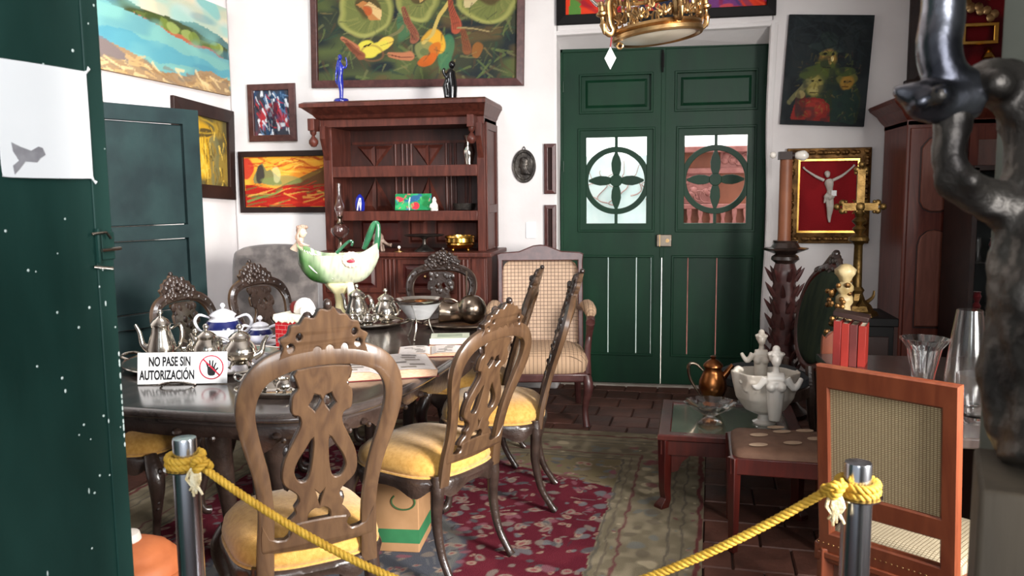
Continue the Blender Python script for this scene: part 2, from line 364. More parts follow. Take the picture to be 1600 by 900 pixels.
# ---------------------------------------------------------------- back double door
def back_door():
    t = thing('door_1', 'dark green double door with round pierced grilles and slatted lower panels', 'door', (0, 6.36, 0))
    del t['category']; t['kind'] = 'structure'
    Y0 = 6.36; MW = Matrix(((1, 0, 0, 0), (0, 0, -1, Y0), (0, 1, 0, 0), (0, 0, 0, 1)))
    MB().box(-.785, -.766, 6.33, 6.42, 0, 2.60).box(.724, .735, 6.33, 6.42, 0, 2.60).box(-.785, .735, 6.33, 6.42, 2.55, 2.66).box(-.785, -.74, 6.39, 6.44, 0, 2.6).box(.70, .735, 6.39, 6.44, 0, 2.6).build('door_frame', green, t, bevel=.004)
    for (a, b, ph, wn, lp, cuts) in ((-.768, -.0125, (-.627, -.10), (-.588, -.132), (-.63, -.085), (-.418, -.202)),
                                      (-.0085, .726, (.084, .655), (.150, .604), (.075, .66), (.186, .40))):
        lf = MB().plate([rect(a, b, .018, 2.555), rect(ph[0], ph[1], 2.105, 2.375), rect(wn[0], wn[1], 1.262, 1.915), rect(lp[0], lp[1], .25, 1.005)], .045, MW, bev=.003)
        leaf = lf.build('door_leaf', green, t, ang=25)
        m = MB()
        for (x0, x1, z0, z1) in ((ph[0], ph[1], 2.105, 2.375), (wn[0]-.05, wn[1]+.05, 1.21, 1.97), (lp[0], lp[1], .25, 1.005)):
            m.plate([rect(x0-.014, x1+.014, z0-.014, z1+.014), rect(x0+.004, x1-.004, z0+.004, z1-.004)], .014, MW @ Matrix.Translation((0, 0, .026)), bev=.004)
        m.build('moulding', green, leaf, ang=25)
        p = MB(); x0, x1 = ph[0]+.001, ph[1]-.001
        V = [(x0, 2.106, 0), (x1, 2.106, 0), (x1, 2.374, 0), (x0, 2.374, 0)]; i = .03; e = .05
        V += [(x0+i, 2.106+i, 0), (x1-i, 2.106+i, 0), (x1-i, 2.374-i, 0), (x0+i, 2.374-i, 0)]; V += [(x0+e, 2.106+e, .012), (x1-e, 2.106+e, .012), (x1-e, 2.374-e, .012), (x0+e, 2.374-e, .012)]
        F = [(8, 9, 10, 11)]+[(o_+k, o_+(k+1) % 4, o_+4+(k+1) % 4, o_+4+k) for o_ in (0, 4) for k in range(4)]
        p.add(V, F, MW).box(x0, x1, 6.362, 6.375, 2.106, 2.374); p.build('raised_panel', green, leaf, ang=15)
        cx = (wn[0]+wn[1])/2; cz = 1.588; g = MB(); hw = (wn[1]-wn[0])/2+.004
        ring = [circ(cx, cz, .256, 56), circ(cx, cz, .214, 56)]; ring[0] = [(min(max(x, cx-hw), cx+hw), z) for x, z in ring[0]]
        ring[1] = [(min(max(x, cx-hw+.012), cx+hw-.012), z) for x, z in ring[1]]
        g.plate(ring, .03, MW, bev=.003)
        for an in range(4):
            pt = [(.035, -.02), (.08, -.034), (.13, -.037), (.17, -.028), (.22, -.008), (.22, .008), (.17, .028), (.13, .037), (.08, .034), (.035, .02)]
            if an % 2 == 0: pt = [(x*.95, y) for x, y in pt]
            c_, s_ = math.cos(an*math.pi/2), math.sin(an*math.pi/2)
            g.plate([[(cx+x*c_-y*s_, cz+x*s_+y*c_) for x, y in pt]], .026, MW, bev=.002)
        g.plate([circ(cx, cz, .047, 20)], .034, MW, bev=.004)
        g.plate([rect(cx-.011, cx+.011, cz+.25, 1.917)], .028, MW).plate([rect(cx-.011, cx+.011, 1.26, cz-.25)], .028, MW)
        g.build('pierced_grille', green, leaf, ang=30)
        xs = [lp[0]]+list(cuts)+[lp[1]]
        for q in range(len(xs)-1):
            gap = .0035
            MB().box(xs[q]+(.001 if q == 0 else gap), xs[q+1]-(.007 if (q == len(xs)-2 and a < -.1) else (.001 if q == len(xs)-2 else gap)), 6.352, 6.372, .245, 1.01).build('plank', green, leaf, bevel=.003)
    MB().box(-.028, .004, 6.332, 6.34, 1.0, 2.555).build('meeting_strip', green, t, bevel=.003)
    lk = MB().box(-.050, .062, 6.300, 6.337, 1.088, 1.178); lo = lk.build('lock_case', dsilver, t, bevel=.004)
    MB().tube([(.03, 6.301, 1.133), (.03, 6.290, 1.133)], .014, 14).box(-.03, -.024, 6.294, 6.301, 1.088, 1.178).build('keyhole', brass, lo)
    MB().box(-.03, -.008, 6.315, 6.337, 2.42, 2.52).tube([(-.019, 6.31, 2.38), (-.019, 6.31, 2.54)], .006, 8).build('bolt', blackm, t)
    s_ = MB()
    for z in (.5, 1.7, 2.3): s_.tube([(-.764, 6.333, z-.04), (-.764, 6.333, z+.04)], .009, 8).tube([(.722, 6.333, z-.04), (.722, 6.333, z+.04)], .009, 8)
    s_.build('hinge', green, t)
back_door()
# ---------------------------------------------------------------- courtyard beyond
struct(MB().box(-4, 4, 6.55, 10.4, -.1, -.02).build('floor_courtyard', mat('courtyard_paving', 'b5aca2', 'cfc8bf', 3, .9)))
struct(MB().box(-4, 4, 10.2, 10.4, -.1, 4.2).build('wall_courtyard', mat('sunlit_plaster', 'f2f2f2', 'e4ecec', 2, .9)))
def cupboard():
    pk = mat('faded_red_carved_wood', '8a5450', 'a06a64', 14, .5, bump=.3, bscale=40); t = thing('carved_cupboard', 'reddish carved cupboard with turned balusters seen through right door grille', 'cupboard', (.55, 7.75, 0))
    MB().box(.12, 1.0, 7.75, 8.15, .9, 1.89).build('carcass', mat('orange_brown_panel', '7a4634', '8a523c', 6, .5), t)
    MB().box(.08, 1.04, 7.66, 7.75, 1.85, 1.905).box(.08, 1.04, 7.70, 7.75, 1.66, 1.71).box(.08, 1.04, 7.70, 7.75, 1.34, 1.385).box(.08, 1.04, 7.66, 8.15, .0, 1.02).box(.09, .14, 7.71, 7.75, 1.0, 1.9).build('rail', pk, t, bevel=.006)
    for x0, z0 in ((.50, 1.71), (.15, 1.39)):
        m = MB().box(x0, x0+.36 if z0 > 1.5 else x0+.3, 7.72, 7.75, z0, z0+.15 if z0 > 1.5 else z0+.27)
        for k in range(14): m.ball((x0+.03+random.random()*.26, 7.717, z0+.02+random.random()*(.11 if z0 > 1.5 else .22)), .016+random.random()*.018, 8, (1, .5, 1))
        for k in range(4): m.tube([(x0+.05+.012*math.cos(a)*(k+2)+.06*k, 7.712, z0+.07+.012*math.sin(a)*(k+2)) for a in np.linspace(0, 5, 9)], .005, 5)
        m.build('carved_panel', pk, t)
    for k in range(9):
        x = .13+k*.1; MB().lathe([(.02, 0), (.022, .03), (.012, .05), (.026, .09), (.03, .13), (.014, .18), (.02, .2), (.012, .23), (.022, .28), (.022, .32)], (x, 7.7, 1.02), 10).build('baluster', pk, t)
cupboard()
t = thing('garden_screen', 'pale blue wire screen with curled branches seen through left door grille', 'screen', (-.5, 7.6, 0))
MB().box(-.95, -.05, 7.6, 7.62, 0, 1.83).build('panel', mat('pale_blue_panel', 'bfd9da', 'd5e6e6', 5, .7), t)
for k in range(7):
    rr_ = np.random.default_rng(k); x, z = -.75+.1*k, 1.35+rr_.random()*.12
    P = [(x+.05*math.sin(2.2*i*(.6+rr_.random()*.2)+k), 7.585, z+.045*i+.02*math.cos(i*2.)) for i in range(8)]
    MB().tube(P, [.007-.0006*i for i in range(8)], 5, smooth=3).build('branch', mat('dry_branch', '8d7672', 'a8938d', 8, .8), t)
# ---------------------------------------------------------------- near green door leaf (left) and sheet of paper
def near_leaf():
    a = Vector((-1.255, .52, 0)); b = Vector((-1.075, 1.455, 0)); d = (b-a).normalized(); L = (b-a).length
    ang = math.degrees(math.atan2(d.y, d.x)); M = Matrix.Translation(a) @ Matrix.Rotation(R(ang), 4, 'Z')
    t = thing('door_2', 'large scuffed green door leaf filling the left edge', 'door', M=M); del t['category']; t['kind'] = 'structure'
    MB().box(0, L, 0, .05, .02, 2.75, M).build('door_leaf', teal, t, bevel=.004)
    MB().box(L-.042, L-.003, -.004, 0, .02, 2.75, M).build('stile', teal, t, bevel=.003)
    sp = MB()
    rg = np.random.default_rng(3)
    for k in range(60):
        x = L-abs(rg.normal(0, .16))-.005; z = .5+rg.random()*1.6; r_ = .0012+rg.random()*.002
        sp.ball((x, -.0035 if x > L-.042 else 0, z), r_, 6, (1, .3, 1+rg.random()*3*(rg.random() < .2)), M=M)
    for k in range(16): z = 1.0+k*.012+rg.random()*.01; sp.ball((L-.006, -.004, z), .002, 6, (1, .4, 2.5), M=M)
    o = sp.build('paint_chip', mat('pale_paint_chip', 'b9c9c2', 'dfe8e4', 9, .7), t); o['kind'] = 'stuff'
    lk = MB().box(L-.044, L-.038, -.012, -.002, 1.372, 1.440, M).box(L-.034, L-.003, -.009, -.002, 1.378, 1.432, M).build('lock_plate', teal, t, bevel=.002)
    MB().tube([(L-.045, -.02, 1.398), (L-.0, -.02, 1.399)], .0035, 8, M=M).tube([(L-.055, -.008, 1.367), (L-.02, -.018, 1.361)], .003, 8, M=M).tube([(L-.055, -.008, 1.43), (L-.03, -.018, 1.432), (L-.022, -.02, 1.42)], .003, 8, M=M).build('bolt', silver, lk)
    # paper
    PM = M @ Matrix.Translation((L-.1355, -.0075, 1.6355)) @ Matrix(((1, 0, 0, 0), (0, 0, -1, 0), (0, 1, 0, 0), (0, 0, 0, 1)))
    pa = MB().plate([catmull([(-.0925+q*.185*(1), y, 0) for q, y in ((0, -.08), (.0, .095), (.02, .1), (.98, .1), (1, .095), (1, -.095), (.98, -.1), (.08, -.1), (.03, -.094))], 3)], .0012, PM).build('paper_sheet', white)
    tag(pa, 'white paper sheet stuck on near green door leaf at left', 'paper')
    ink = MB().plate([[(-.152, -.045), (-.135, -.052), (-.115, -.058), (-.1, -.05), (-.092, -.052), (-.087, -.064), (-.098, -.07), (-.105, -.078), (-.128, -.077), (-.14, -.09), (-.15, -.1), (-.152, -.085), (-.14, -.076), (-.15, -.06)]], .0008, PM @ Matrix.Translation((.080, .005, .001)) @ Matrix.Translation((0, 0, 0)))
    ink.build('grey_print', mat('grey_ink', '8d8a8e', 'b0adb0', 20, .8), pa, ang=20)
near_leaf()
def far_leaf():
    a = Vector((-3.33, 3.42, 0)); b = Vector((-2.80, 4.655, 0)); d = (b-a).normalized(); L = (b-a).length
    M = Matrix.Translation(a) @ Matrix.Rotation(math.atan2(d.y, d.x), 4, 'Z')
    t = thing('door_3', 'old dark green panelled door leaf standing by the left wall', 'door', M=M); del t['category']; t['kind'] = 'structure'
    MB().plate([rect(0, L, 0, 2.02), rect(.10, L-.11, 1.33, 1.93), rect(.10, L-.11, .82, 1.25), rect(.10, L-.11, .1, .74)], .045, M @ Matrix(((1, 0, 0, 0), (0, 0, -1, .02), (0, 1, 0, 0), (0, 0, 0, 1))), bev=.002).build('door_leaf', teal2, t, ang=20)
    for z0, z1 in ((1.335, 1.925), (.825, 1.245), (.105, .735)):
        MB().box(.105, L-.115, .012, .028, z0, z1, M).build('panel', teal2, t, bevel=.006)
far_leaf()
# right-hand leaf of the near doorway, edge on
def right_leaf():
    a = Vector((.85, .50, 0)); b = Vector((.498, 1.345, 0)); d = (b-a).normalized(); L = (b-a).length
    M = Matrix.Translation(a) @ Matrix.Rotation(math.atan2(d.y, d.x), 4, 'Z')
    t = thing('door_4', 'grey green door leaf standing open at right edge', 'door', M=M); del t['category']; t['kind'] = 'structure'
    MB().box(0, L, -.018, .018, .02, 2.75, M).build('door_leaf', greywood, t, bevel=.004)
    MB().box(.1, L-.1, .018, .026, 1.5, 2.5, M).box(.1, L-.1, .018, .026, .3, 1.3, M).build('panel', greywood, t, bevel=.004)
right_leaf()
# ================================================================ PAINTINGS
G1 = 'paintings hung on the white walls'
P = Paint(482, 820, -38, 143, 230, 130, '35382c', 3); P.warp(5, (9, 9))
P.noise('4c5533', (6, 7), .4, .8).noise('22282a', (8, 6), .5, .75).noise('56482f', (7, 9), .6, .8, .8)
P.strokes(260, ['2c4434', '6a6a46', '4b3c2c', '243230', '5f6b3c'], 26, 2.2, a=.55)
P.ell(640, 20, 14, 60, '3c6a4c', .6, 15).ell(705, 95, 14, 30, '3f7350', .7, 10)
for (cx, cy, rx, ry, rt_) in ((567, 18, 46, 50, 10), (655, 2, 34, 40, -10), (770, 2, 52, 44, 25), (720, -34, 30, 20, 0)):
    P.ell(cx, cy, rx, ry, '838548', 1, rt_).ell(cx+3, cy+2, rx*.88, ry*.86, '62683a', .9, rt_).ell(cx-3, cy+1, rx*.97, ry*.97, 'a9a761', .8, rt_, ring=.07)
    for q in range(40):
        an = P.rng.uniform(0, 6.28); P.seg(cx+rx*.4*math.cos(an), cy+ry*.4*math.sin(an), cx+rx*.85*math.cos(an+.5), cy+ry*.85*math.sin(an+.5), 1.2, .8, ['7a7a46', '4d5530', '8f8b50'][q % 3], .28)
    P.ell(cx+3, cy-5, rx*.45, ry*.42, '4a3d27', .9, rt_)
P.poly([(552, 12), (565, 2), (592, 18), (587, 38), (574, 36)], 'a97040').poly([(566, 14), (575, 4), (592, 20), (588, 38)], 'c6a671').ell(570, 22, 7, 9, 'a54f28', .9)
P.poly([(655, -8), (662, -14), (672, 0), (662, 12)], 'b9975a').poly([(733, 4), (750, -6), (765, 2), (745, 22), (735, 22)], 'b3a377')
P.seg(585, 85, 632, 52, 3, 2, '6a6544').ell(570, 90, 15, 16, 'c3b944').ell(600, 80, 15, 9, 'cfae4c', 1, -25).seg(570, 93, 600, 82, 10, 7, 'c7b848')
P.ell(577, 97, 18, 15, '7c5238', .6, -20, ring=.2).seg(567, 86, 571, 83, 1.2, 1.2, '17140f').seg(573, 84, 577, 80, 1.2, 1.2, '17140f')
P.ell(680, 75, 18, 22, 'b68b35', 1, -15).ell(690, 78, 13, 24, 'c8962f', 1, -20).ell(671, 95, 20, 16, '76784a', .9, 10).ell(684, 98, 9, 20, 'b5601f', .9, 35).ell(672, 108, 18, 8, 'b4571f', .9, -20)
P.seg(669, 82, 704, 5, 4, 2.5, 'b09a55').ell(668, 97, 9, 5, '55603c', .8)
for (x0, y0, x1, y1, c) in ((633, 20, 650, 75, '84503d'), (705, 5, 722, 58, '9b4a35'), (733, 62, 742, 95, '75492f'), (525, 72, 552, 90, 'a5674a'), (604, 98, 640, 100, 'a4694a'), (532, 80, 560, 102, '7e4a33')):
    P.seg(x0, y0, x1, y1, 4, 8, c)
    for q in range(4): P.seg(x0+q*2-3, y0, x1+q*3-5, y1, .8, .8, '5b3226', .7)
P.seg(724, 56, 775, 64, 1.8, 1.3, '8a7a54').ell(757, 95, 8, 14, '8f5a2a', .7).strokes(80, ['4a5136', '7c6a42', '2b302a'], 20, 1.2, a=.5)
picture('large painting of straw-hatted musicians with guitars, maroon frame', (-1.85, 6.119, 2.305+.44), 1.665, .88, .055, .045, maroon, P, tilt=-1.2, group=None)
P = Paint(0, 100, 0, 100, 60, 64, '3a3c46', 5); P.warp(4, (6, 6)); P.noise('a32c33', (4, 4), .45, .7).noise('27415e', (5, 5), .5, .7).noise('c9cdd4', (9, 9), .72, .82)
P.strokes(70, ['e1e4ea', '1d2f4a', 'b82e33', '15171d', '5d7da0'], 22, 2, 65, .7).ell(50, 55, 15, 30, '15202e', .7, 20)
picture('small abstract red and blue painting in maroon frame', (-3.035, 6.119, 2.146), .40, .445, .05, .035, maroon, P)
P = Paint(385, 510, 247, 326, 120, 76, 'd8872c', 6); P.warp(2, (8, 6)); P.noise('e9a93c', (4, 6), .4, .7).strokes(50, ['f0bd55', 'c8501f', 'e59d2e', 'b3411b'], 25, 1.6, 0, .7, (385, 510, 247, 275))
P.poly([(385, 290), (430, 296), (470, 285), (510, 262), (510, 326), (385, 326)], 'a3241b').poly([(445, 290), (480, 272), (510, 258), (510, 290), (470, 296)], '4a4a2c', .8)
P.poly([(398, 282), (404, 262), (410, 257), (418, 270), (424, 268), (436, 280), (440, 290), (400, 290)], '7f7a4e').ell(408, 275, 6, 16, '413b35').ell(440, 285, 30, 8, '7d8a52', .7).ell(432, 275, 6, 12, 'd8cf9c', .5)
P.ell(388, 265, 10, 16, 'b9292a', .9).strokes(60, ['c8341f', '7e1a17', '4f6a35', 'd9a24a'], 26, 1.4, -8, .6, (385, 510, 292, 326)).seg(390, 318, 440, 298, 2, 1, '5f8a4a', .8)
picture('orange and red landscape painting in dark frame behind cabinet edge', (-2.93, 6.119, 1.607), .82, .485, .045, .035, darkframe, P)
P = Paint(0, 178, 0, 70, 170, 90, 'aeb09a', 7); P.warp(2.5, (8, 12)); P.noise('cdbda0', (4, 5), .45, .7).noise('a7b8ae', (4, 6), .5, .7); P.ell(148, 2, 22, 6, '6fa4a5', .8, 20)
P.poly([(0, 12), (60, 24), (120, 22), (150, 21), (180, 27), (180, 80), (0, 80)], '4d6b6a').poly([(0, 8), (50, 20), (110, 22), (135, 26), (178, 34), (178, 42), (100, 33), (0, 22)], '3c4526')
P.poly([(0, 20), (70, 27), (140, 36), (178, 42), (178, 80), (0, 80)], '6c9d98').poly([(60, 24), (90, 22), (120, 28), (168, 36), (172, 41), (130, 37)], '54602e').poly([(62, 25), (120, 33), (172, 41), (120, 37)], 'a05a3e')
for q in range(14): x = P.rng.uniform(80, 165); P.ell(x, 25+(x-80)*.13, 7, 4, ['6b7a34', '3d4a22', '8c9a55'][q % 3], .8)
P.poly([(0, 40), (60, 42), (178, 50), (178, 56), (60, 56), (0, 56)], '4c8c9c', .8).noise('7aaea6', (7, 8), .55, .75, .5).noise('41788f', (9, 5), .6, .75, .4)
P.poly([(0, 46), (40, 52), (90, 62), (130, 60), (150, 52), (178, 58), (178, 80), (0, 80)], '94795a').poly([(0, 42), (25, 46), (60, 60), (0, 64)], '6c6468', .8).strokes(90, ['c3a06a', '8a6a48', 'd8bd8a', '74685a'], 14, 1.2, 10, .6, (20, 178, 58, 70))
picture('unframed seascape canvas with green shore on left wall', (-3.398, 5.16, 2.61), 1.84, .665, 0, .03, mat('canvas_edge', 'a98a66', '8a6c4c', 9, .8), P, side='left', tilt=.4)
P = Paint(0, 100, 0, 100, 70, 90, '8a7434', 8); P.warp(5, (6, 6)); P.noise('5a5132', (5, 5), .45, .7).ell(45, 50, 30, 45, 'b98f24').ell(48, 22, 20, 9, '3b3424', .9).ell(48, 12, 30, 12, 'a88a30', .9, ring=.25).ell(42, 60, 14, 30, 'd3a935', .8).ell(70, 65, 12, 40, '6b6a4a', .8)
P.strokes(90, ['e0bd55', '6f5317', 'c49a2a', '8f6f20', '3f3517'], 18, 1.8, 80, .6)
picture('ochre portrait painting in wide dark frame on left wall', (-3.398, 5.70, 1.835), .82, .70, .10, .04, darkframe, P, side='left', tilt=-2.5)
P = Paint(0, 100, 0, 50, 160, 60, 'b3241c', 9); P.warp(3, (5, 8)); P.noise('cf3a1f', (4, 7), .45, .6).poly([(0, 50), (4, 20), (12, 0), (18, 0), (10, 30), (6, 50)], '4f7a35').poly([(28, 50), (38, 20), (50, 30), (60, 0), (70, 50)], '20263a').poly([(62, 50), (72, 10), (86, 50)], '5a3a7a', .9).strokes(30, ['e0502a', '8c1a2a', '2b3560', '6a3a80'], 30, 2, 60, .6)
picture('red abstract painting in black frame above the green door', (-.015, 6.119, 2.96), 1.53, .50, .065, .05, blackm, P)
P = Paint(1220, 1363, 20, 203, 130, 165, '1b1f22', 10); P.warp(1.5, (12, 12)); P.noise('262b2c', (8, 8), .4, .7)
P.poly([(1238, 195), (1250, 150), (1262, 120), (1300, 110), (1335, 118), (1352, 150), (1350, 198)], '2c3626', .9).ell(1287, 75, 30, 7, '33403c', 1, 8).ell(1290, 62, 15, 14, '28332f').ell(1292, 92, 14, 15, '94743a', 1, 0, .4).ell(1290, 108, 19, 16, '4a5428', 1, 0, .5).seg(1293, 92, 1296, 99, 1.5, 2.5, 'b8954e', .8).seg(1284, 107, 1298, 106, 1.5, 1, '2c2a14', .8).ell(1292, 84, 16, 4, '6e6a34').ell(1299, 92, 2.5, 4, 'e6cf8c').ell(1286, 84, 3, 2, '1d1a12').ell(1300, 85, 3, 2, '1d1a12')
P.ell(1273, 135, 18, 23, '4f5530', 1, 0, .4).ell(1273, 138, 13, 17, '8f8449', 1, 0, .4).ell(1273, 146, 9, 6, '9c9158', 1, 0, .4).seg(1266, 150, 1281, 149, 1.2, .8, '3a3018', .9).seg(1274, 134, 1273, 142, 1.2, 1.8, '6e6232', .8).ell(1268, 128, 3, 2, '20200f').ell(1281, 128, 3, 2, '20200f').ell(1264, 115, 20, 10, '46512a', .8, -20).ell(1327, 125, 18, 10, '5c5a30').ell(1327, 131, 11, 12, '94702f', 1, 0, .4).seg(1321, 137, 1331, 137, 1.2, .8, '4a3014', .8).ell(1323, 129, 2, 1.5, '241c0c').ell(1332, 129, 2, 1.5, '241c0c').ell(1322, 113, 17, 8, '3f4a28')
P.poly([(1236, 192), (1243, 165), (1262, 158), (1290, 158), (1300, 170), (1303, 197), (1238, 195)], '7c2622').ell(1278, 175, 16, 14, '8f3029', .9).ell(1252, 170, 9, 24, '5a2420', .9).seg(1262, 130, 1232, 165, 5, 4, '6d6a48', .8).ell(1250, 152, 8, 7, '8f8456', .8).poly([(1305, 145), (1340, 140), (1350, 160), (1345, 200), (1305, 195)], '22332e', .9)
P.strokes(160, ['8c7c3c', '5c6a34', '6c6434', '2c3b34', '1a2122', '4a2a24'], 7, 1.3, a=.28, box=(1242, 1348, 78, 190)).noise('20282a', (20, 16), .55, .75, .6).strokes(90, ['20262a', '15191b', '2a3234'], 30, 2, a=.4, box=(1222, 1362, 22, 70))
picture('unframed dark canvas of three green faced figures right of door', (1.095, 6.119, 2.320), .555, .745, 0, .035, darkframe, P, tilt=-3.2)
P = Paint(0, 10, 0, 10, 12, 12, '2a1a18', 4)
picture('upper of two narrow maroon frames beside the green door', (-.835, 6.119, 1.677), .09, .37, .03, .03, maroon, P, name='narrow_frame', cat='frame')
picture('lower of two narrow maroon frames beside the green door', (-.835, 6.119, 1.225), .09, .37, .03, .03, maroon, P, name='narrow_frame', cat='frame')
# red velvet crucifix frame
P = Paint(0, 10, 0, 10, 24, 24, '800c14', 4); P.noise('8c1018', (4, 4))
cf = picture('gilt frame with pale crucifix figure on red velvet', (1.13, 6.119, 1.460), .56, .665, .075, .055, gilt, P, inner=(.014, goldm), name='crucifix_frame', cat='frame')
cx, cz, Y0 = 1.13, 1.50, 6.085
c = MB(); S = [(cx+.0, cz+.11), (cx+.005, cz+.06), (cx+.012, cz), (cx+.01, cz-.05), (cx+.012, cz-.10), (cx+.014, cz-.17), (cx+.014, cz-.2)]
c.tube([(cx, Y0, cz+.075), (cx+.004, Y0-.005, cz+.05), (cx+.012, Y0, cz), (cx+.01, Y0-.004, cz-.045)], [.022, .034, .022, .028], 10, flat=.7, smooth=3)
for sx in (-1, 1):
    c.tube([(cx+.028*sx, Y0, cz+.068), (cx+.09*sx, Y0-.005, cz+.10), (cx+.155*sx, Y0, cz+.155-.01*(sx < 0)), (cx+.17*sx, Y0, cz+.175-.01*(sx < 0))], [.013, .010, .007, .009], 7, smooth=3)
    c.tube([(cx+.01+.012*sx, Y0, cz-.05), (cx+.014+.012*sx, Y0-.02, cz-.115), (cx+.014+.005*sx, Y0, cz-.19), (cx+.016, Y0-.008, cz-.225)], [.018, .013, .009, .007], 7, smooth=3)
c.ball((cx-.008, Y0-.012, cz+.108), .02, 10, (.85, .9, 1.15)); c.ball((cx-.008, Y0+.0, cz+.116), .021, 10)
c.build('crucifix_figure', bisque, cf, remesh=.0035)
c = MB().tube([(cx-.02, Y0-.01, cz-.03), (cx+.01, Y0-.014, cz-.05), (cx+.035, Y0-.01, cz-.035)], [.02, .024, .018], 8, smooth=2).tube([(cx-.012, Y0-.01, cz-.04), (cx-.024, Y0-.012, cz-.09)], [.014, .006], 7)
c.build('loincloth', bisque, cf, remesh=.004)
MB().box(cx+.018, cx+.052, 6.055, 6.057, cz-.04, cz-.002, ).build('price_tag', white, cf)
ca = MB(); rg = np.random.default_rng(5)
for k in range(120):
    s_ = k % 4; u = rg.uniform(-1, 1); x, z = ((u*.26, .30) if s_ == 0 else (u*.26, -.30) if s_ == 1 else (.25, u*.31) if s_ == 2 else (-.25, u*.31))
    ca.ball((1.13+x, 6.062, 1.46+z), .012+rg.random()*.008, 6, (1.2, .5, 1))
ca.build('carved_leaf_relief', gilt, cf)['kind'] = 'stuff'
# top right gold frame with small altar pieces
P = Paint(0, 100, 0, 100, 60, 60, '6e0d14', 12); P.noise('4a0a10', (5, 5)); P.poly([(12, 0), (40, 0), (40, 100), (12, 100)], '6a4626', .6)
gf = picture('ornate gilt niche frame on red ground at top right', (1.99, 6.119, 2.635), .74, .86, .075, .06, darkframe, P, inner=(.03, gilt), name='niche_frame', cat='frame')
MB().box(1.60, 2.38, 6.03, 6.119, 2.20, 2.235).build('base_moulding', darkframe, gf, bevel=.006)
MB().box(1.70, 1.76, 6.06, 6.085, 2.27, 3.0).build('gilt_column', gilt, gf, bevel=.004)
m = MB().plate([rect(1.93, 2.16, 2.45, 2.59), rect(1.96, 2.13, 2.475, 2.565)], .03, Matrix(((1, 0, 0, 0), (0, 0, -1, 6.06), (0, 1, 0, 0), (0, 0, 0, 1))), bev=.004).box(1.93, 2.18, 6.03, 6.08, 2.27, 2.30)
m.lathe([(.03, 0), (.04, .01), (.03, .03), (.045, .06), (.03, .09), (.015, .1), (.03, .12), (.001, .13)], (2.1, 6.04, 2.30), 14).build('altar_ornament', goldm, gf)
m = MB(); [m.ball((1.95+rg.random()*.2, 6.07, 2.62+rg.random()*.2), .03, 7, (1, .3, 1)) for _ in range(14)]; m.build('gilt_relief', brass, gf)['kind'] = 'stuff'
# oval medallion, switch plate
t = thing('wall_medallion', 'oval dark bronze portrait medallion on white wall', 'medallion', M=wallM((-1.032, 6.119, 1.70), 'back'))
T = WM[t]; MB().lathe([(.001, .016), (.07, .016), (.074, .022), (.084, .022), (.089, .014), (.089, 0)], n=40, sx=1, sy=1.4, M=T).build('oval_plate', bronze, t)
MB().plate([catmull([(-.02, -.06), (-.025, -.02), (-.04, -.005), (-.03, .02), (-.03, .05), (0, .07), (.03, .05), (.03, .01), (.02, -.01), (.05, -.06)], 3)], .012, T @ Matrix.Translation((0, 0, .02)), bev=.003).build('profile_head', bronze, t, ang=60)
MB().tube([(-.012, .125, .008), (0, .145, .008), (.012, .125, .008)], .003, 6, M=T, smooth=3).build('hanging_loop', bronze, t)
t = thing('light_switch', 'white switch plate on wall above upholstered armchair', 'switch', M=wallM((-.985, 6.119, 1.222), 'back')); T = WM[t]
MB().box(-.038, .038, -.06, .06, 0, .008, T).build('plate', white, t, bevel=.003); MB().box(-.014, .014, -.03, .03, .008, .014, T).build('rocker', white, t, bevel=.002)
t = MB().tube([(.79, 6.12, 1.135), (.79, 6.09, 1.135)], .006, 8).ball((.79, 6.088, 1.135), .012, 8).build('wall_nail', dsilver); tag(t, 'small metal peg in wall right of green door', 'nail')
